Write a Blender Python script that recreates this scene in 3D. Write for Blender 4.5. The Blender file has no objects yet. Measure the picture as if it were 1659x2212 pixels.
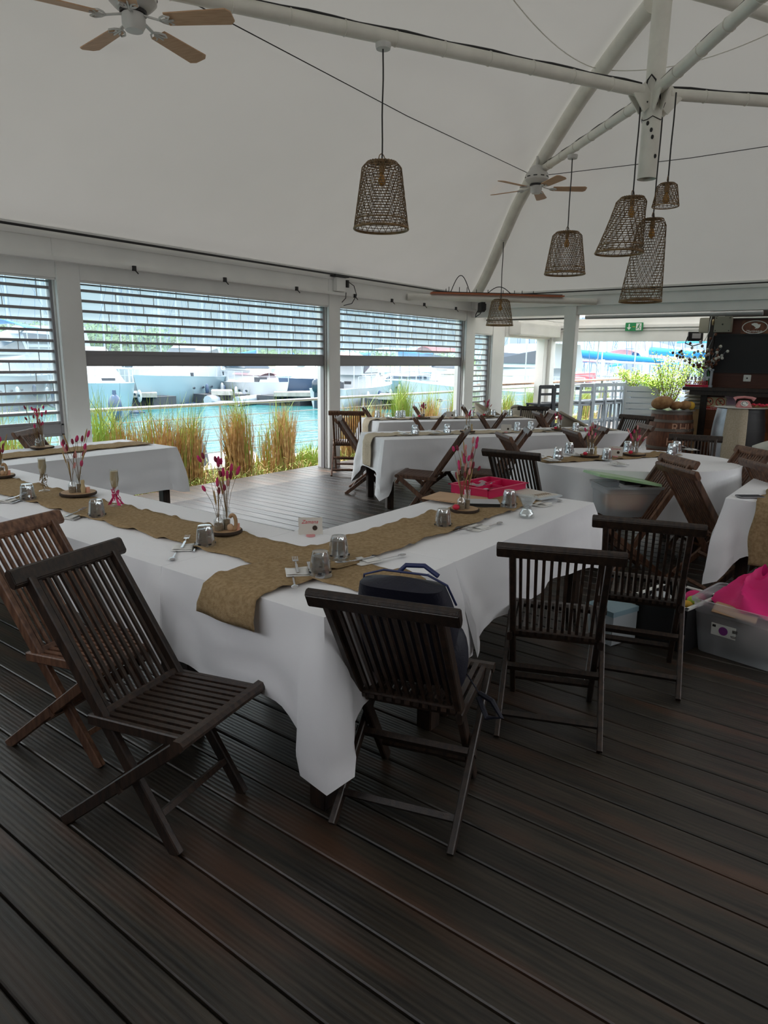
import bpy, bmesh, math, random
from mathutils import Vector, Matrix, noise
R = math.radians
random.seed(7)
C = bpy.context.scene.collection
SC = bpy.context.scene

# ------------------------------------------------------------------ camera
W_, H_ = 1659., 2212.
FPX = 1480.; PITCH = R(12.65); ROLL = math.atan(.014); YAW = R(37.0); EYE = 1.6
cf = Vector((math.cos(YAW)*math.cos(PITCH), math.sin(YAW)*math.cos(PITCH), -math.sin(PITCH)))
cr0 = Vector((math.sin(YAW), -math.cos(YAW), 0)); cu0 = cr0.cross(cf)
cr = cr0*math.cos(ROLL) + cu0*math.sin(ROLL); cu = -cr0*math.sin(ROLL) + cu0*math.cos(ROLL)
CAM = Vector((0, 0, EYE))
cd = bpy.data.cameras.new('camera'); cam = bpy.data.objects.new('camera', cd); C.objects.link(cam)
m = Matrix((cr, cu, -cf)).transposed().to_4x4(); m.translation = CAM
cam.matrix_world = m
cd.sensor_fit = 'VERTICAL'; cd.sensor_height = 36; cd.sensor_width = 27; cd.lens = FPX*36/2212
cd.clip_start = .05; cd.clip_end = 3000
SC.camera = cam

# ------------------------------------------------------------------ light
SUN_EL, SUN_AZ = 72, 78          # azimuth of the sun measured from +X towards +Y
world = bpy.data.worlds.new('sky'); SC.world = world; world.use_nodes = True
nt = world.node_tree; nt.nodes.clear()
wo = nt.nodes.new('ShaderNodeOutputWorld'); bg = nt.nodes.new('ShaderNodeBackground')
tc = nt.nodes.new('ShaderNodeTexCoord'); sx = nt.nodes.new('ShaderNodeSeparateXYZ'); rp = nt.nodes.new('ShaderNodeValToRGB')
nt.links.new(tc.outputs['Generated'], sx.inputs[0]); nt.links.new(sx.outputs['Z'], rp.inputs[0])
e = rp.color_ramp.elements
e[0].position = .0; e[0].color = (.190, .248, .275, 1)
e[1].position = 1.; e[1].color = (.65, .75, .95, 1)
for pos, c in ((.14, (.195, .255, .285)), (.20, (.80, .88, .92)), (.42, (1.30, 1.33, 1.35)), (.7, (1.0, 1.05, 1.15))):
    x = e.new(pos); x.color = c+(1,)
nt.links.new(rp.outputs[0], bg.inputs[0]); bg.inputs[1].default_value = 2.6
nt.links.new(bg.outputs[0], wo.inputs[0])
sl = bpy.data.lights.new('sun', 'SUN'); so = bpy.data.objects.new('sun', sl); C.objects.link(so)
sl.energy = 6.8; sl.angle = R(.6); sl.color = (1, .95, .87)
sd = Vector((math.cos(R(SUN_EL))*math.cos(R(SUN_AZ)), math.cos(R(SUN_EL))*math.sin(R(SUN_AZ)), math.sin(R(SUN_EL))))
so.rotation_euler = sd.to_track_quat('Z', 'Y').to_euler(); so.location = sd*60
SC.view_settings.view_transform = 'Standard'; SC.view_settings.look = 'None'
SC.view_settings.exposure = 0.50; SC.view_settings.gamma = 1; SC.view_settings.use_curve_mapping = False
cy = SC.cycles
cy.max_bounces = 8; cy.diffuse_bounces = 4; cy.glossy_bounces = 3; cy.transmission_bounces = 6; cy.transparent_max_bounces = 24
cy.caustics_reflective = False; cy.caustics_refractive = False; cy.sample_clamp_indirect = 4

# ------------------------------------------------------------------ pixel helpers (photo frame 1659 x 2212)
def ray(x, y): return cf + cr*((x-W_/2)/FPX) - cu*((y-H_/2)/FPX)
def fz(x, y, z=0.):
    d = ray(x, y); return CAM + d*((z-EYE)/d.z)
def fy(x, y, Y):
    d = ray(x, y); return CAM + d*(Y/d.y)
def fx(x, y, X):
    d = ray(x, y); return CAM + d*(X/d.x)
def pj(p):
    d = Vector(p)-CAM; z = d.dot(cf); return (W_/2+FPX*d.dot(cr)/z, H_/2-FPX*d.dot(cu)/z)
def zfor(X, Y, py):
    lo, hi = -3., 9.
    for _ in range(50):
        mid = (lo+hi)/2
        if pj((X, Y, mid))[1] > py: lo = mid
        else: hi = mid
    return lo
def mpp(p):  # metres per pixel at p
    return (Vector(p)-CAM).dot(cf)/FPX

# ------------------------------------------------------------------ materials
def newmat(name):
    m = bpy.data.materials.new(name); m.use_nodes = True
    return m, m.node_tree, m.node_tree.nodes['Principled BSDF']
def mat(name, col, rough=.6, metal=0., spec=.5, var=0., vscale=6., bump=0., bscale=80., col2=None, stretch=None, objvar=0., trans=0., coat=0., sss=0., lo=.35, hi=.65):
    m, nt, b = newmat(name)
    b.inputs['Roughness'].default_value = rough; b.inputs['Metallic'].default_value = metal
    b.inputs['Specular IOR Level'].default_value = spec
    if coat: b.inputs['Coat Weight'].default_value = coat
    if trans: b.inputs['Transmission Weight'].default_value = trans
    col = tuple(col)+(1,)
    b.inputs['Base Color'].default_value = col
    if var or col2 or bump:
        tc = nt.nodes.new('ShaderNodeTexCoord'); mp = nt.nodes.new('ShaderNodeMapping')
        nt.links.new(tc.outputs['Object'], mp.inputs[0])
        if stretch: mp.inputs['Scale'].default_value = stretch
    last = None
    if var or col2:
        n = nt.nodes.new('ShaderNodeTexNoise'); n.inputs['Scale'].default_value = vscale; n.inputs['Detail'].default_value = 6
        nt.links.new(mp.outputs[0], n.inputs['Vector'])
        r = nt.nodes.new('ShaderNodeValToRGB'); nt.links.new(n.outputs['Fac'], r.inputs[0])
        c2 = tuple(col2)+(1,) if col2 else tuple(min(1, c*(1+var)) for c in col[:3])+(1,)
        c1 = col if col2 else tuple(c*(1-var) for c in col[:3])+(1,)
        r.color_ramp.elements[0].position = lo; r.color_ramp.elements[1].position = hi
        r.color_ramp.elements[0].color = c1; r.color_ramp.elements[1].color = c2
        last = r.outputs[0]
        nt.links.new(last, b.inputs['Base Color'])
    if objvar:
        oi = nt.nodes.new('ShaderNodeObjectInfo'); hs = nt.nodes.new('ShaderNodeHueSaturation')
        mr = nt.nodes.new('ShaderNodeMapRange'); mr.inputs['To Min'].default_value = 1-objvar; mr.inputs['To Max'].default_value = 1+objvar
        nt.links.new(oi.outputs['Random'], mr.inputs['Value']); nt.links.new(mr.outputs[0], hs.inputs['Value'])
        if last: nt.links.new(last, hs.inputs['Color'])
        else: hs.inputs['Color'].default_value = col
        nt.links.new(hs.outputs[0], b.inputs['Base Color'])
    if bump:
        n2 = nt.nodes.new('ShaderNodeTexNoise'); n2.inputs['Scale'].default_value = bscale; n2.inputs['Detail'].default_value = 4
        nt.links.new(mp.outputs[0], n2.inputs['Vector'])
        bp = nt.nodes.new('ShaderNodeBump'); bp.inputs['Strength'].default_value = bump; bp.inputs['Distance'].default_value = .01
        nt.links.new(n2.outputs['Fac'], bp.inputs['Height']); nt.links.new(bp.outputs[0], b.inputs['Normal'])
    return m
def glassy(name, tint=(.95, .98, .98), gloss=.12, milk=0., milkcol=(.8, .85, .85), rough=.03):
    """thin clear sheet: straight-through light, a little reflection, optional haze"""
    m = bpy.data.materials.new(name); m.use_nodes = True; nt = m.node_tree; nt.nodes.clear()
    o = nt.nodes.new('ShaderNodeOutputMaterial'); t = nt.nodes.new('ShaderNodeBsdfTransparent'); g = nt.nodes.new('ShaderNodeBsdfGlossy')
    t.inputs[0].default_value = tuple(tint)+(1,); g.inputs['Roughness'].default_value = rough
    fr = nt.nodes.new('ShaderNodeLayerWeight'); fr.inputs['Blend'].default_value = .25
    mu = nt.nodes.new('ShaderNodeMath'); mu.operation = 'MULTIPLY_ADD'; mu.inputs[1].default_value = .6; mu.inputs[2].default_value = gloss
    mu.use_clamp = True
    nt.links.new(fr.outputs['Facing'], mu.inputs[0])
    mx = nt.nodes.new('ShaderNodeMixShader'); nt.links.new(mu.outputs[0], mx.inputs[0]); nt.links.new(t.outputs[0], mx.inputs[1]); nt.links.new(g.outputs[0], mx.inputs[2])
    last = mx.outputs[0]
    if milk:
        d = nt.nodes.new('ShaderNodeBsdfDiffuse'); d.inputs[0].default_value = tuple(milkcol)+(1,)
        tl = nt.nodes.new('ShaderNodeBsdfTranslucent'); tl.inputs[0].default_value = tuple(milkcol)+(1,)
        a = nt.nodes.new('ShaderNodeMixShader'); nt.links.new(d.outputs[0], a.inputs[1]); nt.links.new(tl.outputs[0], a.inputs[2])
        m2 = nt.nodes.new('ShaderNodeMixShader'); m2.inputs[0].default_value = milk
        nt.links.new(last, m2.inputs[1]); nt.links.new(a.outputs[0], m2.inputs[2]); last = m2.outputs[0]
    nt.links.new(last, o.inputs[0]); return m

M = {}
def teak(name, c1, c2, rough=.45):
    return mat(name, c1, rough, col2=c2, vscale=9, stretch=(6, 6, 1), bump=.15, bscale=60, objvar=.35)
M['teak'] = teak('dark_shaded_teak', (.014, .009, .007), (.045, .026, .017), .38)  # darker copy of the chair wood, shade on the near chairs included
M['teak_grey'] = teak('weathered_teak', (.065, .028, .016), (.17, .085, .048), .42)
M['cloth'] = mat('white_tablecloth', (.88, .88, .90), .85, bump=.25, bscale=14, spec=.2, stretch=(1, 1, .5))
M['cloth_in'] = M['cloth']
M['burlap'] = mat('burlap', (.30, .205, .105), .95, col2=(.42, .30, .17), vscale=60, bump=.5, bscale=300, spec=.1)
M['burlap_pale'] = mat('pale_burlap', (.50, .42, .30), .95, col2=(.60, .52, .40), vscale=60, bump=.4, bscale=250, spec=.1)
M['white'] = mat('white_paint', (.87, .87, .84), .5, var=.04, vscale=2)
M['tube'] = mat('white_tube', (.80, .79, .72), .35, var=.06, vscale=5)
M['alu'] = mat('grey_aluminium', (.30, .29, .30), .4, metal=.0)
M['alu_light'] = mat('light_aluminium', (.45, .46, .47), .35, metal=.3)
M['black'] = mat('black_plastic', (.012, .012, .013), .5)
M['blackmetal'] = mat('black_metal', (.02, .02, .02), .4, metal=.5)
M['chrome'] = mat('polished_steel', (.6, .6, .62), .18, metal=1)
M['wicker'] = mat('wicker', (.20, .125, .06), .6, var=.35, vscale=25)
M['wickerrim'] = mat('wicker_rim', (.26, .16, .07), .6, var=.3, vscale=15)
M['blade'] = mat('fan_blade_wood', (.50, .30, .17), .5, col2=(.60, .38, .23), vscale=8, stretch=(1, 8, 1))
M['fanwhite'] = mat('fan_white', (.62, .62, .60), .35)
M['glass'] = glassy('tumbler_glass', (.97, .99, 1), .30, milk=.05, milkcol=(.9, .93, .95), rough=.04)
M['glass2'] = glassy('clear_glass', (.96, .98, .98), .14, milk=.06, milkcol=(.85, .9, .9))
M['pane'] = glassy('shutter_pane', (.93, .97, .98), .02, milk=.12, milkcol=(.85, .90, .92))
M['clearplastic'] = glassy('frosted_plastic', (.85, .88, .9), .08, milk=.34, milkcol=(.88, .92, .96), rough=.2)
M['bag'] = glassy('clear_bag', (.9, .92, .95), .2, milk=.35, milkcol=(.6, .62, .66), rough=.15)
M['napkin'] = mat('napkin', (.74, .73, .70), .9)
M['slice'] = mat('wood_slice', (.36, .22, .11), .7, col2=(.46, .30, .17), vscale=20)
M['bark'] = mat('bark', (.045, .028, .018), .9, bump=.6, bscale=60)
M['sand'] = mat('sand', (.26, .19, .12), .95, var=.2, vscale=120)
M['pink'] = mat('hot_pink', (.62, .04, .16), .8)
M['palepink'] = mat('pale_pink', (.68, .30, .28), .85)
M['darkpink'] = mat('dried_burgundy', (.25, .03, .06), .85)
M['stem'] = mat('dry_stem', (.22, .14, .06), .9)
M['wheat'] = mat('dried_wheat', (.42, .28, .12), .9)
M['champ'] = mat('champagne_sand', (.52, .40, .22), .5)
M['cork'] = mat('cork', (.38, .24, .12), .9)
M['candle'] = mat('peach_candle', (.72, .36, .25), .6)
M['card'] = mat('cream_card', (.62, .58, .52), .9)
M['red'] = mat('red_ink', (.55, .03, .05), .7)
M['kraft'] = mat('kraft_paper', (.55, .36, .22), .85)
M['traypink'] = mat('magenta_plastic', (.60, .01, .09), .4)
M['pinkbag'] = mat('pink_fabric', (.80, .012, .20), .55)
M['green_lid'] = mat('green_plastic', (.28, .46, .22), .4)
M['navy'] = mat('navy_nylon', (.004, .005, .016), .6, bump=.2, bscale=120)
M['bluepipe'] = mat('blue_piping', (.015, .025, .10), .5)
M['concrete'] = mat('concrete', (.33, .33, .30), .9, var=.15, vscale=4)
M['soil'] = mat('soil', (.09, .075, .045), 1, var=.3, vscale=8)
M['leafgreen'] = mat('grass_green', (.26, .42, .06), .6, col2=(.45, .52, .14), vscale=3)
M['drygrass'] = mat('dry_grass', (.36, .19, .07), .8, col2=(.72, .50, .24), vscale=14)
M['bush'] = mat('lime_leaves', (.36, .58, .05), .6, col2=(.50, .68, .12), vscale=9)
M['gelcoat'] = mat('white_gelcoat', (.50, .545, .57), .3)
M['gelblue'] = mat('pale_blue_hull', (.27, .40, .46), .3)
M['navyhull'] = mat('navy_hull', (.05, .09, .16), .3)
M['tinted'] = mat('tinted_window', (.03, .05, .07), .15)
M['bluecanvas'] = mat('blue_canvas', (.03, .30, .66), .8)
M['redcanvas'] = mat('red_canvas', (.55, .08, .09), .8)
M['pinkcanvas'] = mat('faded_pink_canvas', (.80, .42, .45), .8)
M['tancanvas'] = mat('tan_canvas', (.72, .58, .33), .8)
M['mast'] = mat('mast_alloy', (.55, .60, .64), .4, metal=.2)
M['mastblue'] = mat('rigging_blue', (.12, .20, .32), .5)  # even dark blue of the rigging wires
M['rattan'] = mat('beige_rattan', (.36, .31, .23), .7, bump=.6, bscale=150)
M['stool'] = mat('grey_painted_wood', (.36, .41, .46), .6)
M['stooldark'] = mat('dark_grey_and_shade', (.05, .055, .065), .6)  # dark grey; on two bar stools it is the shaded copy of the grey
M['counterw'] = mat('counter_wood', (.40, .24, .15), .5, var=.2, vscale=12)
M['woodwall'] = None
M['bottlegreen'] = mat('bottle_green', (.02, .16, .03), .12)
M['barrel'] = mat('barrel_stave', (.10, .035, .018), .6, col2=(.20, .075, .035), vscale=7, stretch=(5, 5, 1))
M['hoop'] = mat('barrel_hoop', (.16, .13, .11), .5, metal=.3)
M['silver'] = mat('silver_barrel', (.40, .42, .46), .35, metal=.5, var=.2, vscale=6)
M['letter'] = mat('peach_lettering', (.58, .33, .22), .7)
M['bread'] = mat('bread_crust', (.30, .14, .05), .7, col2=(.50, .28, .12), vscale=12)
M['cushion'] = mat('beige_cushion', (.50, .47, .40), .9)
M['bread2'] = mat('yellow_crisps', (.78, .46, .05), .7)
M['phonepink'] = mat('pink_enamel', (.66, .28, .28), .3)
M['greybox'] = mat('grey_box_enamel', (.30, .29, .23), .5)
M['exitgreen'] = mat('exit_green', (.01, .25, .08), .5)
M['signwhite'] = mat('sign_white', (.78, .80, .76), .5)
M['signcream'] = mat('sign_cream', (.72, .60, .36), .6)
M['signred'] = mat('sign_red', (.60, .05, .03), .6)
M['purple'] = mat('label_purple', (.20, .04, .22), .5)
M['board'] = mat('slate', (.018, .019, .021), .75)
M['paperlilac'] = mat('lilac_paper', (.52, .38, .42), .8)
M['lounge'] = mat('cream_resin', (.58, .58, .52), .5)
M['orange'] = mat('orange_board', (.50, .16, .07), .5)
M['bulb'] = mat('amber_bulb', (.60, .30, .06), .1, spec=.8)
M['fill'] = mat('craft_filling', (.55, .18, .09), .9, col2=(.80, .48, .26), vscale=14)
M['fillgrey'] = mat('grey_filling', (.13, .11, .10), .9, col2=(.36, .29, .25), vscale=9)

# wooden siding : horizontal boards
def siding(name, c1, c2, pitch=.14, axis='Z'):
    m, nt, b = newmat(name)
    tc = nt.nodes.new('ShaderNodeTexCoord'); sp = nt.nodes.new('ShaderNodeSeparateXYZ'); nt.links.new(tc.outputs['Object'], sp.inputs[0])
    dv = nt.nodes.new('ShaderNodeMath'); dv.operation = 'DIVIDE'; dv.inputs[1].default_value = pitch; nt.links.new(sp.outputs[axis], dv.inputs[0])
    fl = nt.nodes.new('ShaderNodeMath'); fl.operation = 'FLOOR'; nt.links.new(dv.outputs[0], fl.inputs[0])
    wn = nt.nodes.new('ShaderNodeTexWhiteNoise'); wn.noise_dimensions = '1D'; nt.links.new(fl.outputs[0], wn.inputs['W'])
    mp = nt.nodes.new('ShaderNodeMapping'); mp.inputs['Scale'].default_value = (1.5, 1.5, 14); nt.links.new(tc.outputs['Object'], mp.inputs[0])
    n = nt.nodes.new('ShaderNodeTexNoise'); n.inputs['Scale'].default_value = 3; n.inputs['Detail'].default_value = 6; nt.links.new(mp.outputs[0], n.inputs['Vector'])
    ad = nt.nodes.new('ShaderNodeMath'); ad.operation = 'MULTIPLY_ADD'; ad.inputs[1].default_value = .5; nt.links.new(wn.outputs['Value'], ad.inputs[0])
    sb = nt.nodes.new('ShaderNodeMath'); sb.operation = 'MULTIPLY'; sb.inputs[1].default_value = .5; nt.links.new(n.outputs['Fac'], sb.inputs[0]); nt.links.new(sb.outputs[0], ad.inputs[2])
    r = nt.nodes.new('ShaderNodeValToRGB'); r.color_ramp.elements[0].color = tuple(c1)+(1,); r.color_ramp.elements[1].color = tuple(c2)+(1,)
    nt.links.new(ad.outputs[0], r.inputs[0]); nt.links.new(r.outputs[0], b.inputs['Base Color'])
    fr = nt.nodes.new('ShaderNodeMath'); fr.operation = 'FRACT'; nt.links.new(dv.outputs[0], fr.inputs[0])
    gt = nt.nodes.new('ShaderNodeMath'); gt.operation = 'GREATER_THAN'; gt.inputs[1].default_value = .07; nt.links.new(fr.outputs[0], gt.inputs[0])
    bp = nt.nodes.new('ShaderNodeBump'); bp.inputs['Distance'].default_value = .01; nt.links.new(gt.outputs[0], bp.inputs['Height']); nt.links.new(bp.outputs[0], b.inputs['Normal'])
    b.inputs['Roughness'].default_value = .45
    return m
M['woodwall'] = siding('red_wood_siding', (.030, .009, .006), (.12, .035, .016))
M['woodlit'] = siding('lit_wood_siding', (.09, .028, .010), (.26, .085, .022))  # brighter copy of the wall siding, light put into its colour
M['crate'] = siding('pale_crate', (.42, .28, .13), (.55, .38, .20), .07)

# deck boards running along Y
def deckmat():
    m, nt, b = newmat('deck_boards')
    tc = nt.nodes.new('ShaderNodeTexCoord'); sp = nt.nodes.new('ShaderNodeSeparateXYZ'); nt.links.new(tc.outputs['Object'], sp.inputs[0])
    dv = nt.nodes.new('ShaderNodeMath'); dv.operation = 'DIVIDE'; dv.inputs[1].default_value = .145; nt.links.new(sp.outputs['X'], dv.inputs[0])
    fl = nt.nodes.new('ShaderNodeMath'); fl.operation = 'FLOOR'; nt.links.new(dv.outputs[0], fl.inputs[0])
    wn = nt.nodes.new('ShaderNodeTexWhiteNoise'); wn.noise_dimensions = '1D'; nt.links.new(fl.outputs[0], wn.inputs['W'])
    mp = nt.nodes.new('ShaderNodeMapping'); mp.inputs['Scale'].default_value = (22, .9, 1); nt.links.new(tc.outputs['Object'], mp.inputs[0])
    n = nt.nodes.new('ShaderNodeTexNoise'); n.inputs['Scale'].default_value = 2.2; n.inputs['Detail'].default_value = 8; n.inputs['Roughness'].default_value = .65
    nt.links.new(mp.outputs[0], n.inputs['Vector'])
    r = nt.nodes.new('ShaderNodeValToRGB'); el = r.color_ramp.elements
    el[0].position = .36; el[0].color = (.007, .0058, .0045, 1); el[1].position = .66; el[1].color = (.046, .036, .025, 1)
    nt.links.new(n.outputs['Fac'], r.inputs[0])
    mp2 = nt.nodes.new('ShaderNodeMapping'); mp2.inputs['Scale'].default_value = (5, .6, 1); nt.links.new(tc.outputs['Object'], mp2.inputs[0])
    n2 = nt.nodes.new('ShaderNodeTexNoise'); n2.inputs['Scale'].default_value = 1.7; nt.links.new(mp2.outputs[0], n2.inputs['Vector'])
    r2 = nt.nodes.new('ShaderNodeValToRGB'); r2.color_ramp.elements[0].position = .52; r2.color_ramp.elements[1].position = .68; nt.links.new(n2.outputs['Fac'], r2.inputs[0])
    mx = nt.nodes.new('ShaderNodeMix'); mx.data_type = 'RGBA'; nt.links.new(r2.outputs[0], mx.inputs[0]); nt.links.new(r.outputs[0], mx.inputs[6]); mx.inputs[7].default_value = (.062, .032, .019, 1)
    m3 = nt.nodes.new('ShaderNodeMath'); m3.operation = 'MULTIPLY_ADD'; m3.inputs[1].default_value = .5; m3.inputs[2].default_value = .75; nt.links.new(wn.outputs['Value'], m3.inputs[0])
    hs = nt.nodes.new('ShaderNodeHueSaturation'); nt.links.new(mx.outputs[2], hs.inputs['Color']); nt.links.new(m3.outputs[0], hs.inputs['Value'])
    nt.links.new(hs.outputs[0], b.inputs['Base Color'])
    # fine ribs
    rb = nt.nodes.new('ShaderNodeMath'); rb.operation = 'MULTIPLY'; rb.inputs[1].default_value = 2*math.pi/.0181; nt.links.new(sp.outputs['X'], rb.inputs[0])
    si = nt.nodes.new('ShaderNodeMath'); si.operation = 'SINE'; nt.links.new(rb.outputs[0], si.inputs[0])
    a2 = nt.nodes.new('ShaderNodeMath'); a2.operation = 'MULTIPLY_ADD'; a2.inputs[1].default_value = .16; nt.links.new(si.outputs[0], a2.inputs[0]); nt.links.new(n.outputs['Fac'], a2.inputs[2])
    bp = nt.nodes.new('ShaderNodeBump'); bp.inputs['Strength'].default_value = .45; bp.inputs['Distance'].default_value = .004
    nt.links.new(a2.outputs[0], bp.inputs['Height']); nt.links.new(bp.outputs[0], b.inputs['Normal'])
    rr = nt.nodes.new('ShaderNodeMapRange'); rr.inputs['To Min'].default_value = .55; rr.inputs['To Max'].default_value = .24; nt.links.new(n.outputs['Fac'], rr.inputs['Value'])
    nt.links.new(rr.outputs[0], b.inputs['Roughness'])
    b.inputs['Specular IOR Level'].default_value = .7
    return m
M['deck'] = deckmat()
def membrane(tf=.036):
    m = bpy.data.materials.new('tent_membrane'); m.use_nodes = True; nt = m.node_tree; nt.nodes.clear()
    o = nt.nodes.new('ShaderNodeOutputMaterial'); d = nt.nodes.new('ShaderNodeBsdfDiffuse'); t = nt.nodes.new('ShaderNodeBsdfTranslucent')
    tc = nt.nodes.new('ShaderNodeTexCoord'); n = nt.nodes.new('ShaderNodeTexNoise'); n.inputs['Scale'].default_value = .5; n.inputs['Detail'].default_value = 3
    nt.links.new(tc.outputs['Object'], n.inputs['Vector'])
    r = nt.nodes.new('ShaderNodeValToRGB'); r.color_ramp.elements[0].position = .3; r.color_ramp.elements[1].position = .7
    r.color_ramp.elements[0].color = (.58, .575, .54, 1); r.color_ramp.elements[1].color = (.66, .65, .62, 1)
    nt.links.new(n.outputs['Fac'], r.inputs[0]); nt.links.new(r.outputs[0], d.inputs[0])
    t.inputs[0].default_value = (.95, .92, .86, 1)
    mx = nt.nodes.new('ShaderNodeMixShader'); mx.inputs[0].default_value = tf
    nt.links.new(d.outputs[0], mx.inputs[1]); nt.links.new(t.outputs[0], mx.inputs[2]); nt.links.new(mx.outputs[0], o.inputs[0])
    return m
M['membrane'] = membrane()
M['membrane2'] = membrane(.16)
def watermat():
    m, nt, b = newmat('harbour_water')
    b.inputs['Specular IOR Level'].default_value = .12; b.inputs['Base Color'].default_value = (.035, .15, .16, 1); b.inputs['Roughness'].default_value = .12
    tc = nt.nodes.new('ShaderNodeTexCoord'); n = nt.nodes.new('ShaderNodeTexNoise'); n.inputs['Scale'].default_value = 1.6; n.inputs['Detail'].default_value = 5
    mp = nt.nodes.new('ShaderNodeMapping'); mp.inputs['Scale'].default_value = (1, 2.2, 1); mp.inputs['Rotation'].default_value = (0, 0, .6)
    nt.links.new(tc.outputs['Object'], mp.inputs[0]); nt.links.new(mp.outputs[0], n.inputs['Vector'])
    bp = nt.nodes.new('ShaderNodeBump'); bp.inputs['Strength'].default_value = .5; bp.inputs['Distance'].default_value = .15
    nt.links.new(n.outputs['Fac'], bp.inputs['Height']); nt.links.new(bp.outputs[0], b.inputs['Normal'])
    return m
M['water'] = watermat()

# ------------------------------------------------------------------ mesh builder
class MB:
    def __init__(s): s.v = []; s.f = []; s.mi = []; s.cur = 0; s.T = None
    def add(s, vs, fs):
        o = len(s.v)
        if s.T is not None: vs = [s.T @ Vector(p) for p in vs]
        s.v += [tuple(p) for p in vs]; s.f += [tuple(i+o for i in f) for f in fs]; s.mi += [s.cur]*len(fs)
        return s
    def box(s, c, d, rot=None):
        x, y, z = d[0]/2, d[1]/2, d[2]/2; c = Vector(c)
        vs = [Vector((a, b, e)) for a in (-x, x) for b in (-y, y) for e in (-z, z)]
        if rot is not None: vs = [rot @ p for p in vs]
        return s.add([c+p for p in vs], [(0, 1, 3, 2), (4, 6, 7, 5), (0, 4, 5, 1), (2, 3, 7, 6), (0, 2, 6, 4), (1, 5, 7, 3)])
    def b2(s, lo, hi): return s.box([(a+b)/2 for a, b in zip(lo, hi)], [abs(b-a) for a, b in zip(lo, hi)])
    def bar(s, p, q, w, h, up=(0, 0, 1), cham=0.):
        p, q = Vector(p), Vector(q); d = (q-p); L = d.length; d.normalize(); up = Vector(up)
        sd = d.cross(up)
        if sd.length < 1e-4: sd = d.cross(Vector((1, 0, 0)))
        sd.normalize(); u = sd.cross(d)
        if cham:
            c = min(cham, w*.45, h*.45)
            sec = [(-w/2+c, -h/2), (w/2-c, -h/2), (w/2, -h/2+c), (w/2, h/2-c), (w/2-c, h/2), (-w/2+c, h/2), (-w/2, h/2-c), (-w/2, -h/2+c)]
        else: sec = [(-w/2, -h/2), (w/2, -h/2), (w/2, h/2), (-w/2, h/2)]
        n = len(sec)
        vs = [e + sd*a + u*b for e in (p, q) for a, b in sec]
        fs = [(i, (i+1) % n, n+(i+1) % n, n+i) for i in range(n)] + [tuple(range(n))[::-1], tuple(range(n, 2*n))]
        return s.add(vs, fs)
    def tube(s, pts, r, seg=8, closed=False, cap=True):
        pts = [Vector(p) for p in pts]; n = len(pts); rs = r if isinstance(r, (list, tuple)) else [r]*n
        vs = []; prev = None
        for i, p in enumerate(pts):
            if closed: d = pts[(i+1) % n]-pts[i-1]
            else: d = pts[min(i+1, n-1)]-pts[max(i-1, 0)]
            if d.length < 1e-9: d = Vector((0, 0, 1))
            d.normalize()
            if prev is None:
                a = d.orthogonal().normalized()
            else:
                a = prev - d*prev.dot(d)
                a = a.normalized() if a.length > 1e-6 else d.orthogonal().normalized()
            prev = a; b = d.cross(a)
            for k in range(seg):
                t = 2*math.pi*k/seg; vs.append(p + a*math.cos(t)*rs[i] + b*math.sin(t)*rs[i])
        fs = []
        for i in range(n if closed else n-1):
            j = (i+1) % n
            for k in range(seg): fs.append((i*seg+k, i*seg+(k+1) % seg, j*seg+(k+1) % seg, j*seg+k))
        if cap and not closed: fs += [tuple(range(seg))[::-1], tuple(range((n-1)*seg, n*seg))]
        return s.add(vs, fs)
    def lathe(s, prof, seg=24, c=(0, 0, 0), cap=True, rmul=None, mt=None):
        c = Vector(c); vs = []; n = len(prof)
        for r, z in prof:
            for k in range(seg):
                t = 2*math.pi*k/seg; rr = r*(rmul(t, z) if rmul else 1)
                p = Vector((rr*math.cos(t), rr*math.sin(t), z))
                vs.append(c + (mt @ p if mt is not None else p))
        fs = [(i*seg+k, i*seg+(k+1) % seg, (i+1)*seg+(k+1) % seg, (i+1)*seg+k) for i in range(n-1) for k in range(seg)]
        if cap:
            if prof[0][0] > 1e-5: fs.append(tuple(range(seg))[::-1])
            if prof[-1][0] > 1e-5: fs.append(tuple(range((n-1)*seg, n*seg)))
        return s.add(vs, fs)
    def ell(s, c, r, seg=12, rings=8, rot=None):
        c = Vector(c); prof = [(math.sin(math.pi*i/rings), -math.cos(math.pi*i/rings)) for i in range(rings+1)]
        vs = []
        for a, z in prof:
            for k in range(seg):
                t = 2*math.pi*k/seg; p = Vector((a*math.cos(t)*r[0], a*math.sin(t)*r[1], z*r[2]))
                vs.append(c+(rot @ p if rot is not None else p))
        fs = [(i*seg+k, i*seg+(k+1) % seg, (i+1)*seg+(k+1) % seg, (i+1)*seg+k) for i in range(rings) for k in range(seg)]
        return s.add(vs, fs)
    def grid(s, nu, nv, fn, closeu=False):
        vs = [fn(i/(nu if closeu else nu-1), j/(nv-1)) for j in range(nv) for i in range(nu)]
        fs = []
        for j in range(nv-1):
            for i in range(nu if closeu else nu-1):
                k = (i+1) % nu
                fs.append((j*nu+i, j*nu+k, (j+1)*nu+k, (j+1)*nu+i))
        return s.add(vs, fs)
    def prism(s, poly, z0, z1, mt=None):
        n = len(poly); vs = [Vector((x, y, z0)) for x, y in poly]+[Vector((x, y, z1)) for x, y in poly]
        if mt is not None: vs = [mt @ p for p in vs]
        return s.add(vs, [(i, (i+1) % n, n+(i+1) % n, n+i) for i in range(n)]+[tuple(range(n))[::-1], tuple(range(n, 2*n))])
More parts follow.
